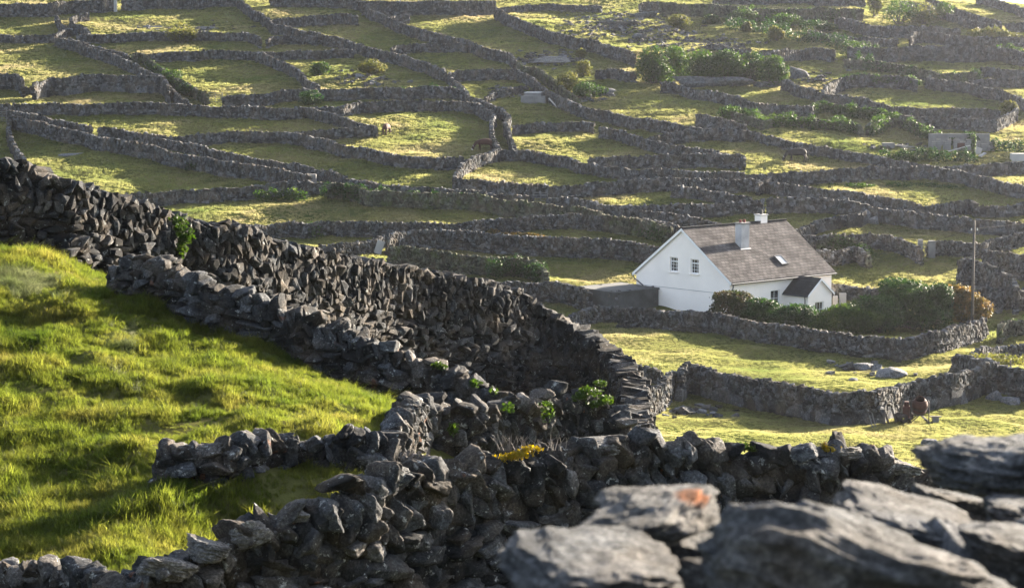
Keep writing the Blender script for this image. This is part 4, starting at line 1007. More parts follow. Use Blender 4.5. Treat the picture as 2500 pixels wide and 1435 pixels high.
# ------------------------------------------------------------------ the white cottage
def panel_holes(outline, holes, name, mat, parent):
    """flat face with rectangular openings; points are 3-D, all in one plane"""
    bm = bmesh.new(); E = []
    for loop in [outline] + holes:
        vs = [bm.verts.new(p) for p in loop]
        E += [bm.edges.new((vs[i], vs[(i+1) % len(vs)])) for i in range(len(vs))]
    bmesh.ops.triangle_fill(bm, use_beauty=True, use_dissolve=False, edges=E)
    me = bpy.data.meshes.new(name); bm.to_mesh(me); bm.free(); me.materials.append(mat)
    o = bpy.data.objects.new(name, me); COL.objects.link(o); o.parent = parent; return o
def window(parent, origin, ax, w, h, nrm, rows, cols, recess=.14, sill=True, transom=None):
    """origin = centre of the opening on the wall face; ax = unit along the wall; nrm = outward"""
    o, ax, nr = Vector(origin), Vector(ax), Vector(nrm); up = Vector((0, 0, 1))
    ang = math.atan2(ax.y, ax.x)
    def B(mb, cx, cz, dw, dh, dd, d0): mb.box(o + ax * cx + up * cz - nr * d0, (dw, dd, dh), ang)
    fr = MB(); d = recess - .02
    for cx, cz, dw, dh in ((-w/2+.03, 0, .06, h), (w/2-.03, 0, .06, h), (0, h/2-.03, w-.12, .06), (0, -h/2+.03, w-.12, .06)): B(fr, cx, cz, dw, dh, .05, d)
    if transom is not None: B(fr, 0, transom, w-.12, .06, .052, d)
    f = fr.build('window', M['white_paint'], parent)
    g = MB(); B(g, 0, 0, w - .1, h - .1, .012, recess); g.build('pane', M['glass'], f)
    gb = MB()
    for i in range(1, cols): B(gb, -w/2 + w*i/cols, 0, .022, h - .12, .03, recess - .012)
    for j in range(1, rows): B(gb, 0, -h/2 + h*j/rows, w - .12, .024, .032, recess - .012)
    gb.build('glazing_bars', M['white_paint'], f)
    rv = MB()
    for a, b in (((-1, -1), (-1, 1)), ((1, 1), (1, -1)), ((-1, 1), (1, 1)), ((1, -1), (-1, -1))):
        p = o + ax * a[0] * w/2 + up * a[1] * h/2; q = o + ax * b[0] * w/2 + up * b[1] * h/2
        rv.poly([p, q, q - nr * (recess + .02), p - nr * (recess + .02)])
    rv.build('reveal', M['white'], f)
    if sill:
        s = MB(); s.box(o - up * (h/2 + .045) + nr * .04, (w + .2, .16, .08), ang, bev=.01); s.build('window_sill', M['white'], f)
    return f
def rect(o, ax, w, h):
    o, ax = Vector(o), Vector(ax); up = Vector((0, 0, 1))
    return [o - ax*w/2 - up*h/2, o + ax*w/2 - up*h/2, o + ax*w/2 + up*h/2, o - ax*w/2 + up*h/2]
def cottage():
    L, W, EZ, RZ, cz = 11.2, 9.4, 3.1, 6.5, -20.2
    root = empty('cottage', (15.56, 160.0, cz), math.radians(42.0))
    tag(root, 'white cottage with a pinkish slate roof, two chimneys and a small porch', 'house')
    X, Y = Vector((1, 0, 0)), Vector((0, 1, 0))
    w1, w2 = Vector((0, 5.56, 3.95)), Vector((0, 3.47, 3.95))
    wall = panel_holes([(0,0,-.8),(0,W,-.8),(0,W,EZ),(0,W/2,RZ),(0,0,EZ)], [rect(w1, Y, .80, 1.05), rect(w2, Y, .80, 1.05)], 'gable_wall', M['white'], root)
    mb = MB(); mb.poly([(L,0,-.8),(L,W,-.8),(L,W,EZ),(L,W/2,RZ),(L,0,EZ)]); mb.build('end_wall', M['white'], root)
    mb = MB(); mb.poly([(0,W,-.8),(L,W,-.8),(L,W,EZ),(0,W,EZ)]); mb.build('back_wall', M['white'], root)
    wf = Vector((4.9, 0, 1.55))
    panel_holes([(0,0,-.8),(L,0,-.8),(L,0,EZ),(0,0,EZ)], [rect(wf, X, 1.0, 1.2)], 'front_wall', M['white'], root)
    window(root, w1, Y, .80, 1.05, (-1,0,0), 4, 3, .16, transom=.2)
    window(root, w2, Y, .80, 1.05, (-1,0,0), 4, 3, .16, transom=.2)
    window(root, wf, X, 1.0, 1.2, (0,-1,0), 2, 2, .14)
    mb = MB(); mb.box((-.01, W/2, 2.2), (.03, W - .02, .035)); mb.build('string_course', M['white_dirty'], root)
    sl = (RZ - EZ) / (W / 2); ov, ge, t = .28, .14, .12
    roof = MB()
    for sg in (0, 1):
        y0 = -ov if sg == 0 else W + ov; z0 = EZ - ov * sl + .06
        pts = [(-ge, y0, z0), (-ge, W/2, RZ + .06), (-ge, W/2, RZ + .06 + t), (-ge, y0, z0 + t)]
        roof.prism(pts, (L + 2*ge, 0, 0))
    roof = roof.build('roof', M['slate'], root)
    mb = MB(); n = 24
    for k in range(n): mb.box((-ge + (L + 2*ge) * (k + .5) / n, W/2, RZ + .2), ((L + 2*ge)/n - .012, .30, .09), 0, 0, random.uniform(-.01, .01), .02)
    mb.build('ridge_tiles', M['slate_dark'], roof)
    # barge boards on both gables
    for gx in (-ge - .012, L + ge + .012):
        for sg in (0, 1):
            y0 = -ov if sg == 0 else W + ov; z0 = EZ - ov * sl
            mb = MB(); mb.prism([(gx-.015, y0, z0 - .06), (gx-.015, W/2, RZ - .06), (gx-.015, W/2, RZ + .15), (gx-.015, y0, z0 + .15)], (.03, 0, 0)); mb.build('barge_board', M['white_paint'], root)
    # eaves soffit, gutters, downpipes
    for y0 in (-.14, W + .14):
        mb = MB(); mb.box((L/2, y0, EZ - .16), (L + .2, .26, .10)); mb.build('soffit', M['white_paint'], root)
    for y0 in (-ov - .06, W + ov + .06):
        mb = MB(); mb.tube((-ge - .02, y0, EZ - .15), (L + ge + .02, y0, EZ - .15), .065, .065, 10); mb.build('gutter', M['dark_metal'], root)
    mb = MB(); mb.path([(-.02, -ov-.06, EZ-.2), (-.02, -ov-.06, EZ-.42), (-.08, -.10, EZ-.85), (-.08, -.10, -.6)], .045); mb.build('downpipe', M['dark_metal'], root)
    mb = MB(); mb.path([(-.06, W+ov+.04, EZ-.2), (-.06, W+.1, EZ-.5), (-.08, W-.75, EZ-.9), (-.08, W-.85, EZ-1.2), (-.08, W-.85, -.6)], .045); mb.build('downpipe', M['dark_metal'], root)
    def zr(y): return RZ + .18 - abs(y - W/2) * sl
    # slope chimney
    cy = W/2 - 1.95; ch = MB(); ch.box((4.3, cy, zr(cy) + .35), (.86, .62, 2.5)); c1 = ch.build('chimney', M['white_dirty'], root)
    mb = MB(); mb.box((4.3, cy, zr(cy) + 1.64), (.98, .74, .10), bev=.015); mb.build('chimney_cap', M['concrete'], c1)
    for dx in (-.22, .2):
        mb = MB(); mb.tube((4.3 + dx, cy, zr(cy) + 1.68), (4.3 + dx, cy, zr(cy) + 1.90), .11, .09, 12); mb.build('chimney_pot', M['pot_red'], c1)
    mb = MB(); mb.box((4.3, cy - .36, zr(cy - .36) + .02), (1.1, .12, .04), 0, math.atan(sl)); mb.build('flashing', M['white_dirty'], c1)
    # ridge chimney
    ch = MB(); ch.box((8.7, W/2 + .15, RZ + .15), (.72, .62, 1.0)); c2 = ch.build('chimney', M['white'], root)
    mb = MB(); mb.box((8.7, W/2 + .15, RZ + .68), (.84, .74, .08), bev=.015); mb.build('chimney_cap', M['white_dirty'], c2)
    mb = MB(); mb.tube((8.7, W/2 + .15, RZ + .70), (8.7, W/2 + .15, RZ + 1.08), .13, .11, 12); mb.build('chimney_pot', M['pot_dark'], c2)
    mb = MB(); mb.path([(8.95, W/2+.15, RZ+.70), (8.95, W/2+.15, RZ+1.4)], .012, 5); mb.box((8.95, W/2+.15, RZ+1.42), (.05,.05,.07)); mb.build('aerial', M['galv'], c2)
    # skylight
    sy, sx = W/2 - 3.6, 6.75; a = math.atan(sl)
    mb = MB()
    for dx, dl, w_, l_ in ((-.36, 0, .07, 1.0), (.36, 0, .07, 1.0), (0, -.47, .66, .07), (0, .47, .66, .07)):
        mb.box((sx + dx, sy + dl * math.cos(a), zr(sy) + .07 + dl * math.sin(a)), (w_, l_, .14), 0, a)
    sk = mb.build('skylight', M['dark_metal'], root)
    mb = MB(); mb.box((sx, sy, zr(sy) + .10), (.64, .86, .012), 0, a); mb.build('pane', M['sky_glass'], sk)
    # porch
    px0, px1, pd, pe, pr = 5.86, 8.5, 2.3, 1.9, 2.95
    pm = (px0 + px1) / 2
    pw = Vector((pm - .05, -pd, .75))
    panel_holes([(px0,-pd,-.8),(px1,-pd,-.8),(px1,-pd,pe),(pm,-pd,pr),(px0,-pd,pe)], [rect(pw, X, .95, 1.15)], 'porch_front', M['white'], root)
    window(root, pw, X, .95, 1.15, (0,-1,0), 2, 3, .12)
    mb = MB(); mb.poly([(px0,0,-.8),(px0,-pd,-.8),(px0,-pd,pe),(px0,0,pe)]); mb.poly([(px1,0,-.8),(px1,-pd,-.8),(px1,-pd,pe),(px1,0,pe)]); mb.build('porch_walls', M['white'], root)
    ps = (pr - pe) / (pm - px0); mb = MB()
    for sg in (0, 1):
        x0 = px0 - .14 if sg == 0 else px1 + .14; z0 = pe - .14 * ps + .03
        mb.prism([(x0, .05, z0), (pm, .05, pr + .03), (pm, .05, pr + .12), (x0, .05, z0 + .09)], (0, -pd - .17, 0))
    mb.build('porch_roof', M['slate_dark'], root)
    for sg in (0, 1):
        x0 = px0 - .16 if sg == 0 else px1 + .16; z0 = pe - .16 * ps
        mb = MB(); mb.prism([(x0, -pd - .13, z0 - .06), (pm, -pd - .13, pr - .07), (pm, -pd - .13, pr + .10), (x0, -pd - .13, z0 + .11)], (0, -.03, 0)); mb.build('barge_board', M['white_paint'], root)
    mb = MB(); mb.tube((px0 - .2, .0, pe - .10), (px0 - .2, -pd - .1, pe - .10), .05); mb.build('gutter', M['dark_metal'], root)
    mb = MB(); mb.path([(px0 - .2, -pd + .15, pe - .12), (px0 - .05, -pd + .25, pe - .4), (px0 - .05, -pd + .25, -.6)], .035); mb.build('downpipe', M['dark_metal'], root)
m_, nt_, _, _ = newmat('skylight_glass'); out_bsdf(nt_, (.25, .27, .3), .12, spec=.9); M['sky_glass'] = m_
cottage()

# flat-roofed stone shed against the gable
def shed():
    c = Matrix.Rotation(math.radians(42), 3, 'Z')
    o = Vector((15.56, 160.0, 0))
    g = -20.1
    # local frame like the cottage: in front of the gable (x < 0)
    root = empty('stone_shed', (o.x, o.y, g), math.radians(42)); tag(root, 'low flat-roofed stone shed against the cottage gable', 'shed')
    rng = np.random.default_rng(900); x0, x1, y0, y1, h = -4.4, -.25, 7.3, 10.8, 1.95
    pts = [(x0, y0), (x1, y0), (x1, y1), (x0, y1), (x0, y0)]
    P = []
    for a, b in zip(pts[:-1], pts[1:]):
        n = int(math.hypot(b[0]-a[0], b[1]-a[1]) / .4)
        for k in range(n): P.append((a[0] + (b[0]-a[0]) * k/n, a[1] + (b[1]-a[1]) * k/n, -.6, h + .6))
    P.append((*pts[0], -.6, h + .6))
    V, F, t = wall_geo(np.array(P), .4, .42, .22, PROTO_FAR, rng, 0, 0, True, .015)
    mesh_np('walls', V, F, None, M['stone_far'], False, {'tone': t}, root)
    mb = MB(); mb.box(((x0+x1)/2, (y0+y1)/2, h + .04), (x1-x0+.62, y1-y0+.62, .14), 0, .02, bev=.02); mb.build('roof', M['concrete_dark'], root)
    mb = MB(); mb.box((x0 - .23, (y0+y1)/2, (h-.6)/2), (.04, y1 - y0 + .4, h + .55)); mb.box(((x0+x1)/2, y0 - .23, (h-.6)/2), (x1-x0 + .42, .04, h + .55)); mb.build('render_coat', M['concrete_dark'], root)
shed()

# ------------------------------------------------------------------ utility pole and wires
def pole():
    x, y = at(2375, 700, 158).x, 158.0; z = ground(x, y)
    top = at(2375, 538, 158).z
    root = empty('utility_pole', (x, y, z)); tag(root, 'wooden utility pole standing behind the golden bush', 'utility pole')
    h = top - z
    mb = MB(); mb.tube((0, 0, -.5), (0, 0, h), .11, .08, 14); mb.build('pole', M['wood'], root, True)
    mb = MB(); mb.box((0, -.1, h - .75), (.5, .07, .07)); mb.build('crossarm', M['wood'], root)
    for dx in (-.2, .2):
        mb = MB(); mb.tube((dx, -.1, h - .71), (dx, -.1, h - .60), .04, .05, 8); mb.tube((dx, -.1, h-.60), (dx, -.1, h-.54), .05, .025, 8); mb.build('insulator', M['porcelain'], root)
    return Vector((x, y - .1, z + h - .56))
pt = pole()
def wire(label, a, b, sag=.6):
    a, b = Vector(a), Vector(b); P = []
    for k in range(13):
        t = k / 12; p = a.lerp(b, t); p.z -= sag * 4 * t * (1 - t); P.append(p)
    mb = MB(); mb.path(P, .013, 5); tag(mb.build('overhead_wire', M['black_metal']), label, 'wire')
R42 = Matrix.Rotation(math.radians(42), 3, 'Z')
wire('thin wire sagging from the utility pole to the cottage roof end', pt + Vector((-.2, 0, 0)), Vector((15.56, 160, -20.2)) + R42 @ Vector((11.3, 1.0, 3.9)), .5)
wire('thin wire running from the utility pole out past the right edge', pt + Vector((.2, 0, 0)), pt + Vector((30, 22, 3.5)), .8)

# ------------------------------------------------------------------ cattle
def skin(name, nodes, edges, mat, parent, sub=2):
    """nodes: (x, y, z, rx, ry)"""
    me = bpy.data.meshes.new(name); me.from_pydata([n[:3] for n in nodes], edges, []); me.update()
    o = bpy.data.objects.new(name, me); COL.objects.link(o); o.parent = parent
    m = o.modifiers.new('Skin', 'SKIN'); m.use_smooth_shade = True
    for i, n in enumerate(nodes):
        sv = me.skin_vertices[0].data[i]; sv.radius = (n[3], n[4] if len(n) > 4 else n[3]); sv.use_root = (i == 0)
    s = o.modifiers.new('Sub', 'SUBSURF'); s.levels = sub; s.render_levels = sub
    me.materials.append(mat); return o
def cow(label, u, v, rz, hide, face, s=1.0, graze=True):
    x, y = hit(u, v); root = empty('cow', (x, y, ground(x, y)), rz); root.scale = (s, s, s); tag(root, label, 'cow')
    # x forward
    nodes = [(-.62,0,1.02,.27,.30),(-.25,0,1.00,.33,.36),(.2,0,1.0,.33,.38),(.55,0,1.05,.27,.34),(-.82,0,1.08,.16,.2)]
    E = [(0,1),(1,2),(2,3),(0,4)]
    hp = [(.85,0,.95,.15,.2),(1.08,0,.62,.12,.15),(1.22,0,.34,.115,.13),(1.32,0,.12,.075,.08)] if graze else [(.82,0,1.25,.15,.2),(1.05,0,1.45,.12,.15),(1.25,0,1.45,.115,.12),(1.48,0,1.33,.075,.08)]
    b = len(nodes); nodes += hp; E += [(3, b), (b, b+1), (b+1, b+2), (b+2, b+3)]
    def leg(at_, pts):
        b = len(nodes); nodes.extend(pts); E.append((at_, b))
        for k in range(len(pts)-1): E.append((b+k, b+k+1))
    for sy in (-1, 1):
        st = .07 * sy
        leg(0, [(-.66, .19*sy, .72,.13,.15), (-.78+st, .19*sy, .46,.065,.08), (-.70+st, .19*sy, .2,.045,.05), (-.68+st, .19*sy, .02,.06,.06)])
        leg(3, [(.52, .18*sy, .68,.10,.11), (.50-st, .18*sy, .42,.06,.065), (.50-st, .18*sy, .18,.042,.045), (.52-st, .18*sy, .02,.058,.058)])
    skin('body', nodes, E, hide, root)
    hx, hz = (1.22, .34) if graze else (1.25, 1.45)
    for sy in (-1, 1):
        mb = MB(); mb.tube((hx - .1, .09*sy, hz + .08), (hx - .14, .27*sy, hz + .07), .05, .03, 8); mb.build('ear', hide, root, True)
        mb = MB(); mb.path([(hx-.08, .06*sy, hz+.12), (hx-.04, .17*sy, hz+.20), (hx+.02, .19*sy, hz+.28)], .018, 6); mb.build('horn', M['cow_white'], root, True)
    mz = (1.30, .17) if graze else (1.44, 1.35)
    V, F = cubesphere(6); V = V * np.array([.10, .10, .15]) + np.array([mz[0], 0, mz[1]])
    mesh_np('muzzle', V, F, None, face, True, None, root)
    mb = MB(); mb.path([(-.94,0,1.16),(-1.02,0,.95),(-1.02,0,.6),(-1.0,0,.42)], .02, 6); mb.tube((-1.0,0,.45),(-1.0,0,.25),.03,.045,6); mb.build('tail', hide, root, True)
cow('brown cow seen from behind, grazing in the pasture left of the lane', 944, 331, math.radians(75), M['cow_brown'], M['cow_brown'], .95)
cow('reddish cow with a white muzzle standing in shade against the lane wall', 1183, 369, math.radians(178), M['cow_brown'], M['cow_white'], .95)
cow('dark bullock with a pale face grazing in the dry right-hand field', 1946, 398, math.radians(168), M['cow_black'], M['cow_white'], 1.1)

# ------------------------------------------------------------------ rusty cement mixer, bench and planks by the pasture wall
def lathe(name, prof, n, mat, parent, Mx=None):
    V, F = [], []
    for r, z in prof:
        for k in range(n):
            a = 2 * math.pi * k / n; V.append((r * math.cos(a), r * math.sin(a), z))
    for i in range(len(prof) - 1):
        for k in range(n):
            j = (k + 1) % n; F.append((i*n+k, i*n+j, (i+1)*n+j, (i+1)*n+k))
    V = np.array(V)
    if Mx is not None: V = V @ np.array(Mx.to_3x3()).T + np.array(Mx.translation)
    return mesh_np(name, V, np.array(F), None, mat, True, None, parent)
def mixer():
    x, y = hit(2238, 1030); root = empty('cement_mixer', (x, y, ground(x, y)), math.radians(-8)); tag(root, 'rusty old cement mixer with a round drum beside the pasture wall', 'cement mixer')
    Mx = Matrix.Translation((.15, 0, .92)) @ Matrix.Rotation(math.radians(38), 4, 'X')
    d = lathe('drum', [(.0,-.45),(.26,-.45),(.36,-.40),(.42,-.12),(.42,.08),(.38,.22),(.26,.40),(.24,.46),(.22,.46),(.22,.38),(.34,.2),(.38,0)], 28, M['rust'], root, Mx)
    lathe('gear_ring', [(.425,-.02),(.45,-.02),(.45,.04),(.425,.04)], 40, M['black_metal'], d, Mx)
    fr = MB()
    for sy in (-1, 1):
        fr.path([(-.35, .32*sy, .0), (.15, .30*sy, .45), (.62, .32*sy, 0)], .03)
    fr.path([(-.35,-.32,.03),(-.35,.32,.03)], .025); fr.path([(.62,-.32,.03),(.62,.32,.03)], .025); fr.path([(-.36,-.3,.42),(.62,-.3,.42)], .025)
    fr.path([(.62,-.3,.0),(.62,-.3,1.1),(.58,-.05,1.2)], .03); fr.path([(-.34,-.3,.0),(-.30,-.3,1.2),(-.1,0,1.15)], .03)
    fr.build('frame', M['black_metal'], root)
    mb = MB(); mb.box((-.55, 0, .55), (.38, .55, .62), bev=.04); mb.box((-.55, -.1, .98), (.24, .3, .28), bev=.03); mb.build('engine_box', M['rust'], root)
    for wx, wy in ((-.72, -.36), (-.4, .36), (-.95, .1)):
        w = lathe('wheel', [(.05,-.04),(.22,-.05),(.25,-.03),(.25,.03),(.22,.05),(.05,.04)], 20, M['black_metal'], root, Matrix.Translation((wx, wy, .25)) @ Matrix.Rotation(math.radians(90), 4, 'X'))
mixer()
def bench():
    x, y = hit(2284, 1030); root = empty('plank_bench', (x, y, ground(x, y)), .1); tag(root, 'low plank laid on a dark block right of the cement mixer', 'bench')
    mb = MB(); mb.box((0, 0, .30), (.62, .22, .04), bev=.008); mb.build('plank', M['wood'], root)
    mb = MB(); mb.box((.0, 0, .12), (.34, .2, .32), bev=.03); mb.build('block', M['concrete'], root)
bench()
GP = 'planks leaning on the pasture wall'
for k, (u, v, lean, h, m, lab) in enumerate([(2131,1044,-.22,.72,'galv','first pale post from the left leaning on the pasture wall'),(2138,1042,-.20,.80,'galv','second pale post from the left leaning on the pasture wall'),
    (2160,1036,-.05,.66,'wood','short plank beside the pale posts at the pasture wall'),(2170,1034,-.30,.85,'wood','longest weathered plank leaning left of the cement mixer'),(2188,1030,-.26,.8,'wood','weathered plank nearest the cement mixer')]):
    x, y = hit(u, v); z = ground(x, y); mb = MB()
    mb.box((0, 0, h/2 - .03), (.10 if m == 'wood' else .05, .04, h)); o = mb.build('leaning_plank', M[m]); o.location = (x, y, z); o.rotation_euler = (-.25, lean, .2); tag(o, lab, 'plank', GP)

# ------------------------------------------------------------------ gates, posts, slabs, trough, ruin
def gate(label, ua, va, ub, vb, h=1.2, bars=5, mat='galv'):
    a = Vector((*hit(ua, va), 0)); b = Vector((*hit(ub, vb), 0)); b.y = a.y + (b.y - a.y) * .3
    z = ground((a.x+b.x)/2, (a.y+b.y)/2); d = b - a; L = d.length
    root = empty('field_gate', (a.x, a.y, z), math.atan2(d.y, d.x)); tag(root, label, 'gate')
    mb = MB()
    for k in range(bars): mb.tube((0, 0, .2 + (h-.2)*k/(bars-1)), (L, 0, .2 + (h-.2)*k/(bars-1)), .025, .025, 6)
    mb.build('bars', M[mat], root)
    for px in (0, L/2, L):
        mb = MB(); mb.tube((px, 0, -.1 if px != L/2 else .2), (px, 0, h), .035, .035, 6); mb.build('upright', M[mat], root)
gate('small metal gate between the slanting wall and the wall with the dark shrub', 509, 253, 543, 254)
gate('metal gate at the left edge at the start of the narrow field', -6, 300, 17, 300)
gate('small gate in the wall behind the cottage', 2251, 628, 2266, 628)
gate('wire-and-board gate leaning at the left end of the pasture wall', 1664, 962, 1692, 964, 1.5, 4)
gate('thin gate closing the gap right of the ivy-crested wall', 1303, 494, 1337, 497, .9, 4)
def slabs(name, label, cat, u, v, boxes, mat, rz=0.0, group=None):
    x, y = hit(u, v); root = None
    mb = MB()
    for (cx, cy, cz, dx, dy, dz, r, ti) in boxes: mb.box((cx, cy, cz), (dx, dy, dz), r, 0, ti, .02)
    o = mb.build(name, M[mat]); o.location = (x, y, ground(x, y)); o.rotation_euler = (0, 0, rz); tag(o, label, cat, group)
slabs('gate_pillar', 'square stone pillar where the two long slanting walls end', 'pillar', 761, 457, [(0,0,.55,.85,.6,1.3,0,.0)], 'concrete')
slabs('gate_pillar', 'stone gatepost left of the small gate behind the cottage', 'pillar', 2246, 628, [(0,0,.7,.36,.4,1.5,0,.0)], 'concrete')
slabs('gate_pillar', 'broad stone gatepost right of the small gate behind the cottage', 'pillar', 2274, 628, [(0,0,.65,.55,.4,1.4,0,.0)], 'concrete')
slabs('gate_pillar', 'white-rendered gatepost on the left of the dark gateway at the top left', 'pillar', 282, 29, [(0,0,1.15,.4,.5,2.4,0,.0)], 'white_dirty')
slabs('gate_pillar', 'grey gatepost on the right of the dark gateway at the top left', 'pillar', 303, 26, [(0,0,1.0,.5,.5,2.1,0,.0)], 'concrete')
slabs('gate_pillar', 'pale gatepost at the start of the descending wall, hazy right side', 'pillar', 2270, 214, [(0,0,.7,.3,.3,1.5,0,.0)], 'concrete')
slabs('leaning_slab', 'pale slab leaning on the wall beside the big near wall', 'slab', 926, 622, [(0,0,.6,.62,.10,1.1,.3,.35)], 'concrete_pale')
slabs('garden_box', 'pair of pale blocks beside the porch, behind the hedge', 'block', 2052, 745, [(-.4,0,.3,.35,.3,.8,0,0),(.2,.3,.4,.5,.3,.95,0,0)], 'concrete_pale')
def trough():
    x, y = hit(1305, 252); root = empty('water_trough', (x, y, ground(x, y)), math.radians(-18)); tag(root, 'grey concrete water tank stepped against the long wall', 'trough')
    mb = MB(); mb.box((0, .3, .35), (2.9, 1.8, .9), bev=.04); mb.build('tank', M['concrete'], root)
    mb = MB(); mb.box((-.35, 1.0, .98), (2.0, 1.3, .34), bev=.03); mb.build('upper_basin', M['concrete'], root)
    mb = MB(); mb.box((-.4, .95, 1.18), (1.9, 1.2, .06), 0, .05, bev=.01); mb.build('lid', M['concrete_pale'], root)
trough()
x, y = hit(1362, 264); mb = MB(); mb.box((0, 0, .55), (.16, .05, 1.9)); o = mb.build('leaning_plank', M['concrete_pale']); o.location = (x, y, ground(x, y)); o.rotation_euler = (-.2, -.75, 0); tag(o, 'pale plank leaning on the wall right of the water tank', 'plank')
def ruin():
    x0, y0 = hit(2276, 368); x1, y1 = hit(2428, 368); y0 = y1 = (y0 + y1) / 2
    root = empty('concrete_ruin', (x0, y0, ground((x0+x1)/2, y0)), 0); tag(root, 'roofless ruin of pale concrete block walls near the right edge', 'ruin')
    s = y0 / FPX
    for (a, b, h, m) in ((0, 22, 31, 'concrete'), (27, 46, 30, 'concrete'), (52, 100, 33, 'concrete'), (100, 118, 25, 'concrete'), (119, 152, 29, 'concrete')):
        mb = MB(); n = max(2, int((b - a) * s / .5))
        rows = max(2, int(h * s / .24))
        for r in range(rows):
            for k in range(n):
                if r == rows - 1 and random.random() < .3: continue
                w = (b - a) * s / n
                mb.box((a*s + (k + .5) * w + random.uniform(-.01, .01), random.uniform(-.015, .015), (r + .5) * .235), (w - .012, .24, .228), 0, 0, random.uniform(-.01, .01))
        mb.build('block_wall', M[m], root)
    mb = MB(); mb.box((76*s, 2.2, .8), (150*s, .24, 1.7)); mb.build('back_wall', M['concrete'], root)
    mb = MB(); mb.box((70*s, -.15, .5), (18*s, .06, .6)); mb.build('rusty_panel', M['rust'], root)
ruin()
slabs('white_slab', 'white slab tipped against the ivy post in front of the ruin', 'slab', 2386, 378, [(0,0,.4,.85,.12,.7,.2,.3)], 'concrete_pale')
slabs('white_slab', 'smaller white slab lying beside the tipped one near the ruin', 'slab', 2398, 383, [(0,0,.2,.7,.5,.14,.3,-.5)], 'concrete_pale')
slabs('concrete_block', 'pale topped concrete block at the right edge past the ruin', 'block', 2498, 392, [(0,0,.3,2.4,1.2,.8,0,0)], 'concrete_pale')
slabs('concrete_block', 'low concrete trough lying in the field left of the ruin', 'block', 2168, 361, [(0,0,.22,1.2,.6,.55,.1,0)], 'concrete')
slabs('stone_slab', 'flat slabs piled on the grass right of the low trough', 'slab', 2200, 362, [(0,0,.25,1.4,.7,.1,.1,.05),(.5,-.3,.12,1.2,.7,.1,.3,.0)], 'concrete')
x, y = hit(2350, 378); a = Vector((x - 1.5, y, ground(x-1.5, y) + .3)); b = Vector((x + 1.0, y, ground(x+1, y) + .95)); mb = MB(); mb.tube(a, b, .06, .06, 8); tag(mb.build('fallen_pole', M['concrete_pale']), 'pale pole slanting across the ivy hedge before the ruin', 'pole')
def ivy_post():
    x, y = hit(2376, 384); z = ground(x, y); root = empty('ivy_post', (x, y, z)); tag(root, 'upright post wrapped in ivy in front of the concrete ruin', 'post')
    mb = MB(); mb.box((0, 0, 1.0), (.22, .22, 2.1)); mb.build('post', M['concrete'], root)
    leaf_cloud('ivy_leaves', [((0, 0, z_), (.24, .24, .3)) for z_ in (.4, .8, 1.2, 1.6, 2.0)], 700, .12, M['leaf_mid'], 88, root)
ivy_post()
x, y = hit(2466, 944); z = ground(x, y); mb = MB(); mb.tube((x, y, z - .1), (x, y, z + 1.55), .05, .045, 8); tag(mb.build('fence_post', M['wood']), 'thin wooden post on the wall at the right edge beyond the mixer', 'post')
# ------------------------------------------------------------------ grass: blades grown as tufts, strewn over the ground
def tuft_mesh(name, nb, rad, h0, h1, wid, mat, seed, lean=.35, droop=.5):
    r = np.random.default_rng(seed); V, Q, Tt, tn = [], [], [], []
    for _ in range(nb):
        a = r.uniform(0, 6.283); q = rad * math.sqrt(r.random()); bx, by = q*math.cos(a), q*math.sin(a)
        h = r.uniform(h0, h1); d = r.uniform(0, 6.283); l = abs(r.normal(0, lean)) * h + .02; dx, dy = math.cos(d)*l, math.sin(d)*l
        wx, wy = -math.sin(d + r.normal(0, .6))*wid/2, math.cos(d + r.normal(0, .6))*wid/2
        i = len(V)
        V += [(bx-wx, by-wy, -.03), (bx+wx, by+wy, -.03), (bx+dx*.35-wx*.85, by+dy*.35-wy*.85, h*.55), (bx+dx*.35+wx*.85, by+dy*.35+wy*.85, h*.55), (bx+dx*(1+droop), by+dy*(1+droop), h*(1-.12*droop))]
        Q.append((i, i+1, i+3, i+2)); Tt.append((i+2, i+3, i+4)); tn += [r.random()] * 5
    return V, Q, Tt, tn
def tuft_set(cname, specs, mat, spots):
    c = bpy.data.collections.new(cname); COL.children.link(c)
    for k, sp in enumerate(specs):
        V, Q, Tt, tn = tuft_mesh('grass_tuft', *sp)
        o = mesh_np('grass_tuft', V, Q, Tt, mat, False, {'tone': tn}); COL.objects.unlink(o); c.objects.link(o)
        x, y = spots[k]; o.location = (x, y, ground(x, y))
        tag(o, None, None, None, 'stuff'); o['label'] = 'tuft of grass among the rest of the turf'
    return c
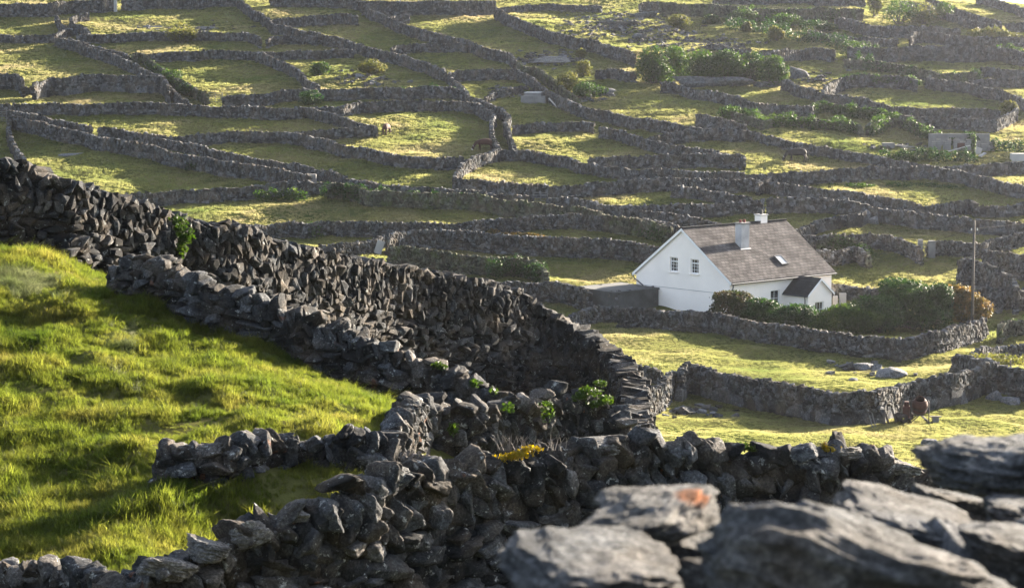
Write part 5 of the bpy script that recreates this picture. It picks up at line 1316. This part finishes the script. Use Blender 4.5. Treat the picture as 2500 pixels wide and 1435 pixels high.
def strew(name, label, X, Y, S, coll, seed, tilt=.12):
    rng = np.random.default_rng(seed); Z = H(X, Y)
    me = bpy.data.meshes.new(name); me.vertices.add(len(X)); me.vertices.foreach_set('co', np.stack([X, Y, Z], 1).astype(np.float32).ravel())
    a = me.attributes.new('rot', 'FLOAT_VECTOR', 'POINT')
    e = 0.3
    gx = (H(X + e, Y) - Z) / e; gy = (H(X, Y + e) - Z) / e
    a.data.foreach_set('vector', np.stack([np.arctan(gy)*.5 + rng.normal(0, tilt, len(X)), -np.arctan(gx)*.5 + rng.normal(0, tilt, len(X)), rng.uniform(0, 6.283, len(X))], 1).astype(np.float32).ravel())
    b = me.attributes.new('scl', 'FLOAT', 'POINT'); b.data.foreach_set('value', S.astype(np.float32))
    me.update()
    o = bpy.data.objects.new(name, me); COL.objects.link(o); tag(o, label, None, None, 'stuff')
    ng = bpy.data.node_groups.new(name, 'GeometryNodeTree')
    ng.interface.new_socket('Geometry', in_out='INPUT', socket_type='NodeSocketGeometry'); ng.interface.new_socket('Geometry', in_out='OUTPUT', socket_type='NodeSocketGeometry')
    gi, go = ng.nodes.new('NodeGroupInput'), ng.nodes.new('NodeGroupOutput')
    ci = ng.nodes.new('GeometryNodeCollectionInfo'); ci.inputs['Collection'].default_value = coll; ci.inputs['Separate Children'].default_value = True; ci.inputs['Reset Children'].default_value = True
    ip = ng.nodes.new('GeometryNodeInstanceOnPoints'); ip.inputs['Pick Instance'].default_value = True
    ar = ng.nodes.new('GeometryNodeInputNamedAttribute'); ar.data_type = 'FLOAT_VECTOR'; ar.inputs['Name'].default_value = 'rot'
    asn = ng.nodes.new('GeometryNodeInputNamedAttribute'); asn.data_type = 'FLOAT'; asn.inputs['Name'].default_value = 'scl'
    L = ng.links.new
    L(gi.outputs[0], ip.inputs['Points']); L(ci.outputs[0], ip.inputs['Instance']); L(ar.outputs['Attribute'], ip.inputs['Rotation']); L(asn.outputs['Attribute'], ip.inputs['Scale']); L(ip.outputs[0], go.inputs[0])
    md = o.modifiers.new('tufts', 'NODES'); md.node_group = ng
    return o
def spots(n, x, y, s): return [(x + s * math.cos(k * 2.4), y + s * math.sin(k * 2.4)) for k in range(n)]
cn = tuft_set('near_tufts', [(42, .13, .10, .22, .0075, 0, 1), (34, .10, .14, .30, .008, 0, 2), (50, .16, .06, .15, .007, 0, 3), (30, .12, .12, .26, .009, 0, 4, .6, .9)], M['grass_near'], spots(4, -4.5, 34, .8))
cp = tuft_set('pale_tufts', [(40, .12, .16, .34, .007, 0, 5, .7, .9), (34, .12, .14, .30, .007, 0, 6, .8, 1.0)], M['grass_dry'], spots(2, -8.6, 40, .5))
cf = tuft_set('field_tufts', [(34, .32, .08, .20, .020, 0, 7), (30, .28, .10, .25, .021, 0, 8, .5, .7), (36, .38, .05, .14, .022, 0, 9), (26, .30, .10, .28, .019, 0, 10, .3)], M['grass_far'], spots(4, 8, 140, 1.2))
cs = tuft_set('short_tufts', [(34, .20, .03, .09, .013, 0, 21), (30, .18, .04, .12, .013, 0, 22, .6, .8), (36, .24, .02, .07, .014, 0, 23)], M['grass_far'], spots(3, 12, 132, 1.1))
rng = np.random.default_rng(42)
def fr_mask(X, Y, m=160):
    u = CU + FPX * COSP * X / Y
    return (u > -m) & (u < 2500 + m)
# near slope
n = 84000
Y = rng.uniform(24.5, 50, n); X = rng.uniform(-15, 3.4, n)
u = CU + FPX * COSP * X / Y
k = (u > -250) & (u < 1500) & (rng.random(n) < np.clip(1.25 - (Y - 26) / 60, .5, 1)) & (Y > 25.2 + np.clip(-(u - 600) / 500, 0, .6)) & ~((u > 990) & (Y < 38))
X, Y, u = X[k], Y[k], u[k]
cl = vnoise(X/.55, Y/.55, 0, 71) + .6 * vnoise(X/1.6, Y/1.6, 0, 72)
cl = cl + .55 * vnoise(X/.24, Y/.24, 0, 73)
S = .70 * np.clip(.85 + .5 * cl, .25, 1.7) * rng.uniform(.7, 1.25, len(X))
S = S * np.clip(1 - (u - 1000) / 600, .5, 1)
pale = (vnoise(X/1.3 + 5, Y/2.2, 0, 75) + .4*vnoise(X/.4, Y/.4, 0, 76) > .25) & (u < 330) & (Y > 35.5) & (Y < 42.5)
strew('grass', 'long green grass on the near sunlit slope', X[~pale], Y[~pale], S[~pale], cn, 1)
strew('grass', 'pale shining grass combed over the left part of the near slope', X[pale], Y[pale], S[pale] * .85, cp, 2, .3)
# far fields
XX, YY, SS = [], [], []
for (y0, y1, dens) in ((96, 150, 26.0), (150, 200, 11.0), (200, 260, 8.0), (260, 380, 4.5)):
    hw = .25 * y1; A = (y1 - y0) * 2 * hw; n = int(A * dens)
    X = rng.uniform(-hw, hw, n); Y = rng.uniform(y0, y1, n)
    k = fr_mask(X, Y, 90); X, Y = X[k], Y[k]
    u = CU + FPX * COSP * X / Y
    k = ~((Y < 150) & (u < 1250)); X, Y = X[k], Y[k]
    c = vnoise(X/2.3, Y/2.3, 0, 81) + .7 * vnoise(X/.9, Y/.9, 0, 82)
    k = c > -1.7 + .7 * rng.random(len(X)); X, Y, c = X[k], Y[k], c[k]
    S = np.clip(.75 + .16 * c, .5, 1.2) * (.9 if y0 < 140 else .85 if y0 < 190 else 1.1)
    # keep the cottage floor clear
    lx = (X - 15.56) * math.cos(math.radians(42)) + (Y - 160) * math.sin(math.radians(42)); ly = -(X - 15.56) * math.sin(math.radians(42)) + (Y - 160) * math.cos(math.radians(42))
    k = ~((lx > -4) & (lx < 11.4) & (ly > -.2) & (ly < 9.6)); XX.append(X[k]); YY.append(Y[k]); SS.append(S[k])
X, Y, S = np.concatenate(XX), np.concatenate(YY), np.concatenate(SS)
print('far tufts', len(X))
nr = (Y < 150)
strew('grass', 'meadow grass of the walled fields', X[~nr], Y[~nr], S[~nr], cf, 3)
strew('grass', 'short grazed turf in the fields below the cottage', X[nr], Y[nr], S[nr], cs, 4)

# ------------------------------------------------------------------ haze, sky, sun, camera
SUN_AZ, SUN_EL = math.radians(SUNAZ), math.radians(SUNEL)
mb = MB(); mb.box((20, 320, -6), (760, 790, 100)); hz = mb.build('haze', M['white'])
m, nt, ns, ln = newmat('haze_air')
pv = nt.nodes.new('ShaderNodeVolumePrincipled'); pv.inputs['Color'].default_value = (.84, .87, 1.0, 1)
pv.inputs['Density'].default_value = HAZE; pv.inputs['Anisotropy'].default_value = .82
o_ = nt.nodes.new('ShaderNodeOutputMaterial'); ln.new(pv.outputs[0], o_.inputs['Volume'])
hz.data.materials.clear(); hz.data.materials.append(m); tag(hz, 'thin sunlit haze over the hillside', None, None, 'stuff')

w = bpy.data.worlds.new('World'); scene.world = w; w.use_nodes = True
nt = w.node_tree; nt.nodes.clear()
sky = nt.nodes.new('ShaderNodeTexSky'); sky.sky_type = 'NISHITA'; sky.sun_disc = False
sky.sun_elevation = SUN_EL; sky.sun_rotation = SUN_AZ; sky.altitude = 10; sky.air_density = 1.0; sky.dust_density = 2.5; sky.ozone_density = 3.0
bg = nt.nodes.new('ShaderNodeBackground'); bg.inputs[1].default_value = SKYSTR
wo = nt.nodes.new('ShaderNodeOutputWorld'); hsv = nt.nodes.new('ShaderNodeHueSaturation'); hsv.inputs['Saturation'].default_value = .55; nt.links.new(sky.outputs[0], hsv.inputs['Color']); nt.links.new(hsv.outputs[0], bg.inputs[0]); nt.links.new(bg.outputs[0], wo.inputs[0])
sl = bpy.data.lights.new('sun', 'SUN'); sl.energy = SUNSTR; sl.angle = math.radians(.5); sl.color = (1.0, .86, .68)
so = bpy.data.objects.new('sun', sl); COL.objects.link(so)
dirn = Vector((math.sin(SUN_AZ) * math.cos(SUN_EL), math.cos(SUN_AZ) * math.cos(SUN_EL), math.sin(SUN_EL)))
so.rotation_euler = dirn.to_track_quat('Z', 'Y').to_euler(); so.location = dirn * 50 + Vector((0, 0, 20))

cd = bpy.data.cameras.new('camera'); cd.sensor_width = 36.0; cd.sensor_fit = 'HORIZONTAL'; cd.lens = FPX / 2500 * 36.0
cd.clip_start = .1; cd.clip_end = 3000
cd.dof.use_dof = True; cd.dof.focus_distance = 90; cd.dof.aperture_fstop = 8.5
co = bpy.data.objects.new('camera', cd); COL.objects.link(co); co.rotation_euler = (math.pi / 2 - PITCH, 0, 0); scene.camera = co
scene.view_settings.view_transform = 'Standard'; scene.view_settings.look = 'None'; scene.view_settings.gamma = 1; scene.view_settings.exposure = EXPO
scene.cycles.max_bounces = 6; scene.cycles.diffuse_bounces = 3; scene.cycles.glossy_bounces = 2; scene.cycles.transmission_bounces = 3; scene.cycles.volume_bounces = 1; scene.cycles.transparent_max_bounces = 6
scene.cycles.use_denoising = True
scene.cycles.sample_clamp_indirect = 6
